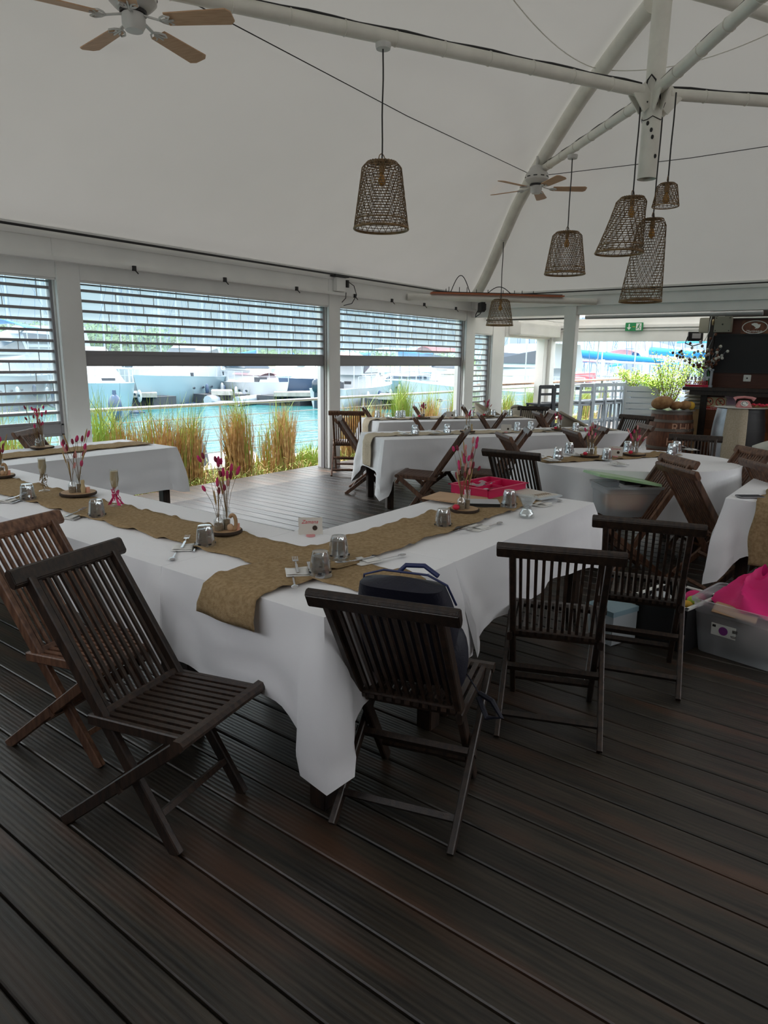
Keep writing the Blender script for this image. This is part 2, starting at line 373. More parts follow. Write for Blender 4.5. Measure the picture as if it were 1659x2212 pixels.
    def mesh(s, name, mats, smooth=None, bevel=0.):
        me = bpy.data.meshes.new(name); me.from_pydata(s.v, [], s.f)
        for m in (mats if isinstance(mats, (list, tuple)) else [mats]): me.materials.append(m)
        me.polygons.foreach_set('material_index', s.mi)
        bm = bmesh.new(); bm.from_mesh(me)
        bmesh.ops.remove_doubles(bm, verts=bm.verts, dist=1e-6)
        bmesh.ops.recalc_face_normals(bm, faces=bm.faces)
        if bevel: bmesh.ops.bevel(bm, geom=bm.edges[:]+bm.verts[:], offset=bevel, segments=2, affect='EDGES', clamp_overlap=True)
        bm.to_mesh(me); bm.free()
        if smooth is not None:
            me.polygons.foreach_set('use_smooth', [True]*len(me.polygons)); me.set_sharp_from_angle(angle=R(smooth))
        me.update(); return me
    def build(s, name, mats, parent=None, smooth=None, bevel=0., solid=0., offs=-1):
        o = bpy.data.objects.new(name, s.mesh(name, mats, smooth, bevel)); C.objects.link(o)
        if parent is not None: o.parent = parent
        if solid:
            md = o.modifiers.new('thickness', 'SOLIDIFY'); md.thickness = solid; md.offset = offs
        return o
def tag(o, label=None, cat=None, group=None, kind=None):
    if label: o['label'] = label
    if cat: o['category'] = cat
    if group: o['group'] = group
    if kind: o['kind'] = kind
    return o
def thing(name, label, cat, loc=(0, 0, 0), rz=0., group=None):
    o = bpy.data.objects.new(name, None); C.objects.link(o); o.location = loc; o.rotation_euler = (0, 0, rz); o.empty_display_size = .1
    return tag(o, label, cat, group)
def struct(o): o['kind'] = 'structure'; return o
def dup(root, loc, rz=None, label=None, group=None, scale=None):
    r = root.copy(); C.objects.link(r); r.location = loc
    if rz is not None: r.rotation_euler = (0, 0, rz)
    if scale: r.scale = scale
    if label: r['label'] = label
    if group: r['group'] = group
    def kids(a, b):
        for ch in KIDS(a):
            c = ch.copy(); C.objects.link(c); c.parent = b; kids(ch, c)
    kids(root, r); return r
def KIDS(o): return [x for x in list(C.objects) if x.parent == o]
def textmesh(s, size=1., ext=.001, align='CENTER', shear=0.):
    cu_ = bpy.data.curves.new('t', 'FONT'); cu_.body = s; cu_.size = size; cu_.extrude = ext; cu_.align_x = align; cu_.align_y = 'CENTER'; cu_.shear = shear
    cu_.resolution_u = 3
    o = bpy.data.objects.new('t', cu_); C.objects.link(o); bpy.context.view_layer.update()
    dg = bpy.context.evaluated_depsgraph_get(); me = bpy.data.meshes.new_from_object(o.evaluated_get(dg))
    vs = [tuple(v.co) for v in me.vertices]; fs = [tuple(p.vertices) for p in me.polygons]
    bpy.data.objects.remove(o); bpy.data.curves.remove(cu_); bpy.data.meshes.remove(me)
    return vs, fs
def nz(x, y=0., z=0.): return noise.noise(Vector((x, y, z)))
# ================================================================== SETTING
WALL = 6.72; BACK = 11.5; ZB = 2.68
PK = Vector((7.05, 2.27)); ZR = 4.01           # king post and ring height

# deck floor : boards along Y, real gaps
mb = MB(); pitch = .145
i0 = -16
def boards(x0, x1, y0, y1):
    n0 = int(math.floor(x0/pitch)); n1 = int(math.ceil(x1/pitch))
    for i in range(n0, n1):
        a = i*pitch+.004; b = (i+1)*pitch-.004; c = .004
        sec = [(a, -.03), (b, -.03), (b, -c), (b-c, 0), (a+c, 0), (a, -c)]
        vs = [(x, y0, z) for x, z in sec]+[(x, y1, z) for x, z in sec]
        mb.add(vs, [(k, (k+1) % 6, 6+(k+1) % 6, 6+k) for k in range(6)]+[tuple(range(6)), tuple(range(6, 12))[::-1]])
boards(-2.3, 26.5, -4.6, 7.02)
struct(mb.build('floor', M['deck']))
mb = MB(); mb.b2((-2.4, -4.7, -.09), (26.6, 6.98, -.035)); struct(mb.build('trim_1', M['black']))          # black sheet below the boards, its colour stands for shade in the gaps
mb = MB(); mb.b2((-2.4, 6.98, -.95), (26.6, 7.03, -.005)); struct(mb.build('trim_2', M['counterw']))

# tent ceiling
CR = {'A': Vector((11.52, 6.74)), 'B': Vector((-.8, 6.74)), 'D': Vector((-.8, -3.9)), 'C': Vector((11.52, -2.2))}
PROF = [(0, 2.70), (.08, 2.84), (.18, 3.12), (.26, 3.42), (.39, 3.88), (.50, 4.16), (.57, 4.30), (.71, 4.57), (.82, 4.72), (.93, 4.84), (1, 4.90)]
def prof(t):
    for (a, za), (b, zb) in zip(PROF, PROF[1:]):
        if t <= b: return za+(zb-za)*(t-a)/(b-a)
    return PROF[-1][1]
def hip(c, t):
    p = CR[c].lerp(PK, t); return Vector((p.x, p.y, prof(t)))
def roof(a, b, s, t):
    p = CR[a].lerp(CR[b], s).lerp(PK, t); lin = 2.70+(4.90-2.70)*t
    return Vector((p.x, p.y, prof(t)*(1-.62*math.sin(math.pi*s)**.8)+lin*.62*math.sin(math.pi*s)**.8+.05))
mb = MB()
for a, b in (('A', 'B'), ('B', 'D'), ('D', 'C'), ('C', 'A')):
    mb.grid(29, 23, lambda s, t, a=a, b=b: roof(a, b, s, t))
struct(mb.build('ceiling', M['membrane'], smooth=60))
# seams and cables on the membrane
cab = MB()
cab.tube([(1.2, 4.35, 4.02), (3.0, 4.36, 4.0), (6.2, 4.45, 3.99), (9.20, 4.49, 4.04)], .0045, 5)
cab.build('roof_cable', M['blackmetal']); tag(C.objects['roof_cable'], 'thin dark cable strung between the two ceiling fans', 'cable')
cab = MB(); cab.tube([(9.3, 4.49, 4.05), (9.28, 2.5, 3.98), (9.28, .3, 3.98), (9.3, -1.0, 4.05)], .0045, 5)
o = cab.build('roof_cable', M['blackmetal']); tag(o, 'thin cable running right from the far ceiling fan across the membrane', 'cable')
mb = MB()
for a, b, t in (('A', 'B', .80), ('C', 'A', .80)):
    mb.tube([roof(a, b, s/14, t)-Vector((0, 0, .07)) for s in range(15)], .005, 5)
struct(mb.build('trim_3', M['tube']))

# ---- left wall : beam, posts, gutter strip
mb = MB()
mb.b2((-2, 6.68, 2.50), (15.3, 6.95, 2.68)); mb.b2((-2, 6.62, 2.46), (11.55, 6.72, 2.50))
mb.b2((-2, 6.66, 2.665), (11.5, 6.98, 2.70)); mb.b2((-2, 6.70, 2.70), (11.5, 6.98, 2.81))
struct(mb.build('wall_left', M['white'], bevel=.004))
mb = MB(); mb.tube([(-2, 6.60, 2.725), (11.5, 6.60, 2.725)], .012, 6); struct(mb.build('trim_4', M['black']))
mb = MB()
for x in (2.9, 4.4, 5.6, 6.8, 8.0, 8.9, 9.8, 10.8):     # little hooks on the strip
    mb.box((x, 6.61, 2.475), (.035, .03, .05)); mb.tube([(x, 6.60, 2.46), (x+.02, 6.57, 2.42)], .006, 5)
struct(mb.build('trim_5', M['black']))
PX = [(3.60, 3.84), (7.53, 7.77), (11.34, 11.66), (12.36, 12.86)]
for i, (a, b) in enumerate(PX):
    mb = MB(); mb.b2((a, 6.69, -.02), (b, 6.93, 2.60)); mb.b2((a-.012, 6.74, -.02), (a, 6.80, 2.3)); mb.b2((b, 6.74, -.02), (b+.012, 6.80, 2.3))
    struct(mb.build('trim_%d' % (6+i), M['white'], bevel=.006))
mb = MB(); mb.b2((-.3, 6.69, -.02), (-.1, 6.93, 2.60)); struct(mb.build('trim_10', M['white']))
# joint post covers on the beam
mb = MB()
for a, b in PX[:2]: mb.b2((a-.03, 6.672, 2.505), (b+.01, 6.69, 2.675))
struct(mb.build('trim_11', M['white'], bevel=.003))

def shutter(x0, x1, zlow, label, railh=.12, y=6.80, top=2.31, hold='roller shutters along the water side'):
    t = thing('roller_shutter', label, 'shutter', ((x0+x1)/2, y, zlow))
    ox, oz = (x0+x1)/2, zlow; hw = (x1-x0)/2
    b = MB(); b.b2((-hw, -.10, top-oz), (hw, .10, 2.50-oz)); b.b2((-hw, -.09, top-oz-.018), (hw, -.05, top-oz)); b.build('housing', M['white'], t, bevel=.004)
    b = MB(); b.b2((-hw, -.022, 0), (hw, .022, railh)); b.b2((-hw, -.03, .0), (hw, -.022, .012)); b.b2((-hw, -.03, railh-.012), (hw, -.022, railh)); b.b2((-hw, -.02, -.012), (hw, .02, 0))
    b.build('bottom_rail', M['alu'], t)
    zz = top-oz; n = int(round((zz-railh)/.101)); p = (zz-railh)/n
    b = MB(); random.seed(int(x0*10))
    for k in range(n+1):
        z = railh+k*p
        if k == n: b.b2((-hw, -.008, z-.035), (hw, .008, z-.02)); continue
        b.b2((-hw, -.014, z), (hw, .014, z+.026))
    b.build('slats', M['alu'], t)
    b = MB()
    for k in range(n):
        z = railh+k*p+.026; q = -hw+random.uniform(.1, .4)+(k % 2)*.23
        while q < hw: b.b2((q-.003, -.004, z), (q+.003, .004, z+p-.026)); q += .46
    b.build('pane_joints', M['alu_light'], t)
    b = MB()
    for k in range(n):
        z = railh+k*p+.026; b.b2((-hw, -.0015, z), (hw, .0015, z+p-.026-(.03 if k == n-1 else 0)))
    b.build('clear_panes', M['pane'], t)
    for s in (-1, 1):
        b = MB(); b.b2((s*hw-.02*s-.018, -.03, -oz), (s*hw-.02*s+.018, .03, zz)); b.build('guide_rail', M['alu'], t)
    return t
shutter(-.10, 3.60, .80, 'clear-slatted roller shutter at the far left, lowered to table height', .11)
shutter(3.84, 7.53, 1.49, 'wide half-raised clear-slatted roller shutter over the reeds and left table')
shutter(7.77, 11.34, 1.49, 'half-raised clear-slatted roller shutter between the second and third white posts')
shutter(11.66, 12.36, .15, 'narrow fully lowered roller shutter between two white posts', top=2.08)

# ---- back beam, posts
mb = MB()
mb.b2((11.50, -3, 2.36), (11.66, 6.9, 2.50)); mb.b2((11.46, -3, 2.50), (11.7, 6.9, 2.68)); mb.b2((11.42, -3, 2.665), (11.7, 6.9, 2.70)); mb.b2((11.48, -3, 2.70), (11.7, 6.9, 2.81))
struct(mb.build('wall_back', M['white'], bevel=.004))
mb = MB(); mb.tube([(11.40, 6.6, 2.725), (11.40, -2.2, 2.725)], .010, 6); struct(mb.build('trim_12', M['black']))
mb = MB(); mb.b2((11.47, 4.66, -.02), (11.63, 4.87, 2.62)); struct(mb.build('trim_13', M['white'], bevel=.006))
# extension : flat roof, beams and awning boxes
XE = 15.1
mb = MB(); mb.add([(11.7, -1, 2.55), (15.4, -1, 2.55), (15.4, 7.1, 2.55), (11.7, 7.1, 2.55)], [(0, 1, 2, 3)]); struct(mb.build('trim_14', M['membrane2']))
mb = MB()
mb.b2((12.86, 6.66, 2.06), (15.2, 6.92, 2.5)); mb.b2((12.0, 6.2, 2.40), (15.1, 6.26, 2.50))
mb.b2((12.0, 4.9, 2.32), (12.1, 6.66, 2.5))
struct(mb.build('wall_left_extension', M['white'], bevel=.004))
mb = MB(); mb.b2((12.95, 6.40, 2.10), (14.95, 6.66, 2.34)); mb.b2((12.95, 6.46, 2.34), (14.95, 6.66, 2.42)); o = mb.build('awning_box', M['white'], bevel=.01)
tag(o, 'white awning box above the small opening with the green bottle', 'awning')
mb = MB(); mb.b2((XE, -1, 2.16), (XE+.2, 6.9, 2.5)); mb.b2((XE-.08, -1, 2.30), (XE, 6.66, 2.36)); mb.b2((XE-.04, -1, 2.24), (XE, 6.66, 2.28))
mb.b2((XE-.02, 1.8, 2.02), (XE+.10, 6.7, 2.16))
struct(mb.build('wall_back_extension', M['white'], bevel=.004))
mb = MB(); mb.b2((14.98, 6.62, -.02), (15.22, 6.92, 2.2)); mb.b2((14.80, 6.70, -.02), (14.98, 6.9, 2.1)); struct(mb.build('trim_15', M['white'], bevel=.006))
mb = MB(); mb.tube([(11.9, 5.0, 2.33), (11.9, 6.6, 2.33)], .012, 6); struct(mb.build('trim_16', M['black']))
mb = MB(); mb.tube([(11.75, 4.6, 2.33), (11.75, 1.9, 2.33)], .035, 12); o = mb.build('awning_roller', M['alu_light'], smooth=40)
tag(o, 'shiny awning roller tube under the back beam', 'awning')

# ---- unseen dark sides of the room, high slots shaped to let light in
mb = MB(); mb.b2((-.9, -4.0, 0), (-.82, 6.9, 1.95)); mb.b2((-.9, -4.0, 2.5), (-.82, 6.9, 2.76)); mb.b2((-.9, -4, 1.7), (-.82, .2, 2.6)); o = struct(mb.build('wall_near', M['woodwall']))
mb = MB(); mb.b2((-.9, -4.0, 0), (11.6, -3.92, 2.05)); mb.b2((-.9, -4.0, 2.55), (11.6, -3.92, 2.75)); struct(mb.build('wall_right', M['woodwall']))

# ---- wooden bar wall at the back right
XW = 12.0
ye = fx(1534, 690, XW).y
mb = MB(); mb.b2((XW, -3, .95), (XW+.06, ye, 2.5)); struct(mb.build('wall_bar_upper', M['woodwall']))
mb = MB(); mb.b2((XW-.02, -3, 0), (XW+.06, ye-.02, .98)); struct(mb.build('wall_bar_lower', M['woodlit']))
mb = MB(); mb.b2((XW-.05, ye-.10, 0), (XW+.08, ye, 2.42)); mb.b2((XW-.04, -3, 2.28), (XW, ye, 2.40)); struct(mb.build('trim_17', M['teak'], bevel=.004))
ysh = fx(1478, 832, XW-.25).y
zsh = fx(1560, 838, XW-.3).z
mb = MB(); mb.b2((XW-.34, -3, zsh-.05), (XW+.12, ysh, zsh)); mb.b2((XW-.30, -3, zsh-.12), (XW-.26, ysh-.1, zsh-.05)); o = mb.build('shelf', M['teak'], bevel=.004)
tag(o, 'dark wooden ledge along the bar wall below the blackboard', 'shelf')

# ---- steel roof tubes
def tubeobj(name, pts, r, label, cat='tube', mat_='tube', seg=14):
    b = MB(); b.tube(pts, r, seg); o = b.build(name, M[mat_], smooth=40); return tag(o, label, cat)
king = thing('king_post', 'vertical white steel post hanging where the four roof tubes meet', 'post', (PK.x, PK.y, 3.28))
b = MB(); b.tube([(0, 0, 0), (0, 0, 1.62)], .085, 20, cap=False); b.tube([(0, 0, 0), (0, 0, 1.62)], .078, 20, cap=False); b.build('pole', M['tube'], king, smooth=40)
b = MB()
for a in (45, 148, 218, -45):
    d = Vector((math.cos(R(a)), math.sin(R(a)), 0)); p = Vector((-d.y, d.x, 0))
    for s in (-1, 1):
        b.bar(d*.07+p*s*.035+Vector((0, 0, .60)), d*.20+p*s*.035+Vector((0, 0, .74)), .012, .16)
b.build('bracket_plates', M['tube'], king)
b = MB()
for a in (30, 140, 225, 300):
    b.tube([(math.cos(R(a+k*20))*(.10+.02*math.sin(k)), math.sin(R(a+k*20))*.10, .72+.13*math.sin(k*.8)) for k in range(8)], .008, 5)
b.tube([(.09*math.cos(t*.5), .09*math.sin(t*.5), .50+.015*math.sin(t*2)) for t in range(13)], .004, 4)
b.build('cable_loops', M['black'], king)
b = MB()
for z, a in ((.34, -150), (.40, -160), (.46, 175), (.62, -145), (.18, -120)):
    b.ell((.084*math.cos(R(a)), .084*math.sin(R(a)), z), (.014, .014, .02), 8, 6)
b.build('bolt_holes', M['black'], king)
jA = Vector((9.33, 4.55, 4.07)); jB = Vector((3.11, 4.5, ZR))
def strut(p, q, r, label, cable=True):
    t = thing('roof_tube', label, 'tube', p); p = Vector(p); q = Vector(q); d = q-p
    b = MB(); b.tube([(0, 0, 0), d], r, 16); b.build('pipe', M['tube'], t, smooth=40)
    if cable:
        b = MB(); n = 24; b.tube([d*(k/n)+Vector((0, 0, r+.008+.006*math.sin(k*1.7))) for k in range(n+1)], .010, 6); b.build('cable', M['black'], t)
        L = d.length; u = d.normalized(); s = u.orthogonal().normalized(); w = u.cross(s); k = .35
        while k < L:
            b = MB(); b.tube([u*k+(s*math.cos(a*.524)+w*math.sin(a*.524))*(r+.003) for a in range(12)], .0035, 4, closed=True); k += .42
            b.build('cable_tie', M['tube'], t)
    return t
rP = Vector((PK.x, PK.y, ZR))
def outw(a, r0=.15): return rP+Vector((math.cos(R(a)), math.sin(R(a)), 0))*r0
strut(outw(148), jB+Vector((-.3, .19, 0)), .052, 'white horizontal roof tube with black cable running left from the post')
strut(outw(45), jA, .048, 'white roof tube running back from the post to the far ceiling fan')
strut(outw(218), Vector((3.6, -.5, ZR)), .052, 'white roof tube rising to the top right corner of the photo')
strut(outw(-45), Vector((10.6, -1.3, ZR)), .050, 'white roof tube running out of frame to the right')
def hipt(c, t0, t1, n=16): return [hip(c, t0+(t1-t0)*k/n)-Vector((0, 0, .06)) for k in range(n+1)]
tubeobj('hip_rafter', hipt('A', .035, .97), .085, 'long curved white hip rafter from the far corner up to the peak', 'rafter', seg=18)
tubeobj('hip_rafter', hipt('B', .03, .97), .085, 'curved white hip rafter above the near ceiling fan, mostly out of frame', 'rafter', seg=18)
tubeobj('hip_rafter', [p+Vector((0, 0, .05)) for p in hipt('C', .03, .97)], .06, 'curved white hip rafter on the right, behind the post', 'rafter', seg=18)
# corner brace with the orange board
bp0 = fy(880, 641, 6.66); bp1 = fx(1288, 652, 11.44)
tubeobj('corner_brace', [bp0, bp1], .05, 'white tube bracing the corner between the left and back beams', 'tube')
t = thing('light_board', 'orange-red board with wire hoops lying on the corner brace tube', 'board', bp0)
d = bp1-bp0; u = d.normalized(); b = MB()
b.bar(d*.12+Vector((0, 0, .068)), d*.82+Vector((0, 0, .068)), .16, .022); b.build('plank', M['orange'], t, bevel=.003)
b = MB(); b.bar(d*.13+Vector((0, 0, .086)), d*.81+Vector((0, 0, .086)), .12, .012); b.build('dark_strip', M['black'], t)
b = MB()
for f in (.20, .215, .27, .31, .36, .42, .50, .56, .60, .66): b.tube([d*f+Vector((0, 0, .09)), d*f+Vector((0, 0, .14+.03*(int(f*100) % 2)))], .006, 5)
for f0, f1, h in ((.225, .325, .26), (.42, .54, .10)):
    b.tube([d*(f0+(f1-f0)*k/12)+Vector((0, 0, .09+h*math.sin(math.pi*k/12))) for k in range(13)], .007, 5)
b.build('wire_hoops', M['black'], t)
# floodlight in the corner, speaker box and cable on the beam
def floodlight(loc, rz, label, s=1.):
    t = thing('floodlight', label, 'lamp', loc, rz)
    b = MB(); b.box((0, 0, 0), (.26*s, .07*s, .17*s)); b.box((0, -.045*s, 0), (.20*s, .03*s, .12*s)); b.build('housing', M['black'], t, bevel=.006)
    b = MB(); b.box((0, -.063*s, .01*s), (.15*s, .006, .09*s)); b.build('lens', M['alu_light'], t)
    b = MB(); b.tube([(-.13*s, 0, 0), (-.15*s, .06*s, -.12*s), (0, .10*s, -.17*s), (.15*s, .06*s, -.12*s), (.13*s, 0, 0)], .009, 6); b.build('bracket', M['blackmetal'], t)
    return t
floodlight(fx(1040, 664, 11.25), R(45), 'black floodlight under the corner brace at the third post')
pb = fy(733, 615, 6.64)
t = thing('junction_box', 'small white junction box on the beam above the second post', 'box', pb)
b = MB(); b.box((0, 0, 0), (.20, .07, .19)); b.build('case', M['white'], t, bevel=.008)
b = MB(); b.box((0, -.01, .115), (.30, .10, .03)); b.box((.13, -.04, .02), (.04, .03, .10)); b.build('cover', M['black'], t)
b = MB(); b.tube([(.10, -.05, .06), (.24, -.07, -.0), (.30, -.07, -.12), (.22, -.05, -.24), (.05, -.04, -.28)], .006, 5); b.tube([(.10, -.04, -.1), (.08, -.05, -.18), (.0, -.05, -.24)], .006, 5); b.build('cable', M['black'], t)
# ================================================================== FANS AND PENDANTS
def fan(loc, ang, label, r=.68):
    t = thing('ceiling_fan', label, 'fan', loc, R(ang))
    b = MB(); b.lathe([(.05, .30), (.07, .30), (.10, .27), (.11, .22)], 20); b.lathe([(.02, .30), (.02, .42)], 12); b.build('canopy', M['fanwhite'], t, smooth=40)
    b = MB(); b.lathe([(.06, .23), (.135, .22), (.15, .19), (.15, .13), (.12, .10), (.10, .085), (.07, .08), (.07, .04)], 28); b.build('motor_housing', M['fanwhite'], t, smooth=40)
    b = MB()
    for k in range(10):
        a = k*math.pi/5; v_ = MB(); v_.box((.151*math.cos(a), .151*math.sin(a), .16), (.004, .05, .012), Matrix.Rotation(a, 3, 'Z')); v_.build('vent_slot', M['black'], t)
    b.lathe([(.085, .06), (.085, .08)], 24); b.build('dark_ring', M['black'], t)
    b = MB(); b.lathe([(.075, .055), (.075, .0), (.055, -.035), (.0, -.038)], 24); b.build('switch_cup', M['fanwhite'], t, smooth=40)
    for k in range(5):
        rt = Matrix.Rotation(k*2*math.pi/5, 4, 'Z')
        b = MB(); b.T = rt
        b.bar((.07, 0, .05), (.17, 0, .022), .022, .008); 
        for s in (-1, 1):
            b.tube([(.17, 0, .022), (.19, s*.035, .020), (.225, s*.058, .018), (.255, s*.045, .016), (.235, s*.018, .017), (.20, s*.012, .018)], .0065, 6)
        b.tube([(.17, 0, .022), (.21, 0, .018), (.27, 0, .016)], .0065, 6)
        b.build('blade_iron', M['fanwhite'], t)
        b = MB(); b.T = rt
        tw = R(-11); w0, w1 = .058, .072
        pts = [(.22, -w0), (r-.03, -w1), (r, -w1+.03), (r, w1-.03), (r-.03, w1), (.22, w0)]
        vs = []
        for z in (0, .007):
            vs += [(x, y*math.cos(tw), .022+z+y*math.sin(tw)) for x, y in pts]
        b.add(vs, [tuple(range(6))[::-1], tuple(range(6, 12))]+[(i, (i+1) % 6, 6+(i+1) % 6, 6+i) for i in range(6)])
        b.build('blade', M['blade'], t)
    return t
fan((3.00, 4.34, 3.68), math.degrees(-1.04), 'white ceiling fan with five pale wooden blades at the top left', .66)
fan((8.99, 4.33, 3.79), math.degrees(-.94), 'white ceiling fan in the distance where tube and hip rafter meet', .66)

def pendant(xy, ztop, zs, zb, r0, r1, label, lean=(0, 0), rings=24, hel=26, bell=0., rose=True, dx=(0, 0)):
    """cord from ztop down to the shade (zs..zb, radii r0..r1)"""
    t = thing('pendant_lamp', label, 'lamp', (xy[0], xy[1], zs))
    H = zs-zb
    lx, ly = lean
    top = Vector((lx*0, ly*0, 0))
    b = MB(); L = ztop-zs
    b.tube([(dx[0]*k/10+.004*math.sin(k*1.1), dx[1]*k/10, L*k/10) for k in range(11)], .0065, 6); b.build('cord', M['black'], t)
    if rose:
        b = MB(); b.lathe([(.0, L-.04), (.055, L-.04), (.06, L-.02), (.06, L), (.0, L)], 20, (dx[0], dx[1], 0)); b.build('ceiling_rose', M['fanwhite'], t, smooth=40)
    def rad(u):   # u: 0 top .. 1 bottom
        s = r0+(r1-r0)*(u**(1+bell))
        return s*min(1, .80+u*2.6) if u < .08 else s
    def P(a, u, o=0):
        r = rad(u)+o; z = -u*H
        return Vector((lx*u+r*math.cos(a), ly*u+r*math.sin(a), z))
    b = MB(); w = max(.0026, .0155*r1)
    for k in range(1, rings):
        u = k/rings; b.tube([P(a*math.pi/18, u) for a in range(36)], w, 3, closed=True)
    turns = .9*H/(r1*2*math.pi)*1.0
    n = 18
    for k in range(hel):
        for s in (-1, 1):
            b.tube([P(2*math.pi*k/hel+s*j/n*turns*2*math.pi*.62, .03+.97*j/n, .002) for j in range(n+1)], w*.85, 3)
    for k in range(3): b.tube([P(a*math.pi/18, .006+.004*k)*1.0 - Vector((0, 0, 0)) for a in range(36)], w, 3, closed=True)
    for rr in (.8, .6, .4, .2):
        b.tube([Vector((r0*.8*rr*math.cos(a*math.pi/12), r0*.8*rr*math.sin(a*math.pi/12), .003)) for a in range(24)], w, 3, closed=True)
    for k in range(14):
        a = k*math.pi/14; b.bar((r0*.8*math.cos(a), r0*.8*math.sin(a), .003), (-r0*.8*math.cos(a), -r0*.8*math.sin(a), .003), w*2, w)
    b.build('woven_shade', M['wicker'], t)
    b = MB(); b.tube([P(a*math.pi/24, 1.0) for a in range(48)], r1*.035, 6, closed=True); b.tube([P(a*math.pi/24, .985) for a in range(48)], r1*.03, 6, closed=True)
    b.tube([P(a*math.pi/24, .86) for a in range(48)], r1*.018, 4, closed=True); b.build('rim', M['wickerrim'], t)
    b = MB(); b.tube([(.035*math.cos(a*math.pi/10)*r1/.19, 0, .02+.045*math.sin(a*math.pi/10)) for a in range(11)], .004, 5); b.build('handle_loop', M['wicker'], t)
    b = MB(); b.lathe([(.0, 0), (.02, -.0), (.024, -.05), (.02, -.075), (0, -.075)], 12); b.build('socket', M['cork'], t)
    b = MB(); b.lathe([(.012, -.075), (.018, -.09), (.032, -.13), (.030, -.155), (.012, -.172), (0, -.174)], 14); b.build('bulb', M['bulb'], t, smooth=50)
    return t
def pend_px(xy, ztop, pts, label, **k):
    """pts: photo rows of shade top, shade bottom and half widths there"""
    yt, yb, ht, hb = pts; zs = zfor(xy[0], xy[1], yt); zb = zfor(xy[0], xy[1], yb)
    m = mpp((xy[0], xy[1], (zs+zb)/2)); return pendant(xy, ztop, zs, zb, ht*m*1.02, hb*m*1.02, label, **k)
p = fz(828, 97, ZR-.06)
pend_px((p.x, p.y), ZR-.05, (352, 495, 40, 58), 'large woven bamboo pendant lamp hanging alone at the centre')
p = fz(1237, 337, ZR-.04)
pend_px((p.x, p.y), ZR-.03, (502, 592, 29, 42), 'bucket-shaped woven pendant lamp hanging below the back roof tube', hel=24)
p = fz(1385, 214, 3.95)
m_ = mpp((p.x, p.y, 3)); 
pend_px((p.x, p.y), 3.95, (427, 547, 30, 49), 'flared woven pendant lamp hanging left of the steel post', lean=(cr.x*-20*m_, cr.y*-20*m_), bell=.35, rose=False, hel=22)
p = fz(1433, 232, 3.95)
pend_px((p.x, p.y), 3.95, (474, 652, 27, 43), 'tall narrow woven pendant lamp, lowest of the cluster by the post', lean=(cr.x*-12*m_, cr.y*-12*m_), rose=False, rings=30, hel=20)
p = fz(1461, 200, 3.96)
pend_px((p.x, p.y), 3.96, (397, 446, 19, 27), 'smallest woven pendant lamp, highest and rightmost by the post', rose=False, rings=13, hel=20)
pend_px((10.19, 5.41), 3.46, (647, 703, 18, 28), 'small woven pendant lamp in front of the corner brace', hel=22, rings=16)
# ================================================================== TABLES, CLOTHS, RUNNERS, CHAIRS
TZ = .745
def table(c, sx, sy, rz, label, oval=False, inset=.05, legs=(1, 1, 1, 1)):
    t = thing('dining_table', label, 'table', (c[0], c[1], 0), rz)
    b = MB()
    if oval: b.lathe([(1, TZ-.03), (1, TZ)], 40)
    else: b.box((0, 0, TZ-.015), (sx, sy, .03))
    if oval: b.v = [(x*sx/2, y*sy/2, z) for x, y, z in b.v]
    b.build('tabletop', M['teak'], t)
    k = .62 if oval else 1
    lx, ly = sx/2*k-inset, sy/2*k-inset
    b = MB()
    for s in (-1, 1):
        b.box((0, s*ly, TZ-.075), (2*lx, .025, .09)); b.box((s*lx, 0, TZ-.075), (.025, 2*ly, .09))
    b.build('apron', M['teak'], t)
    q = [(-1, -1), (1, -1), (1, 1), (-1, 1)]
    for f, (a, e_) in zip(legs, q):
        if f:
            b = MB(); b.box((a*lx, e_*ly, (TZ-.03)/2), (.075, .075, TZ-.03)); b.build('leg', M['teak'], t, bevel=.004)
    return t
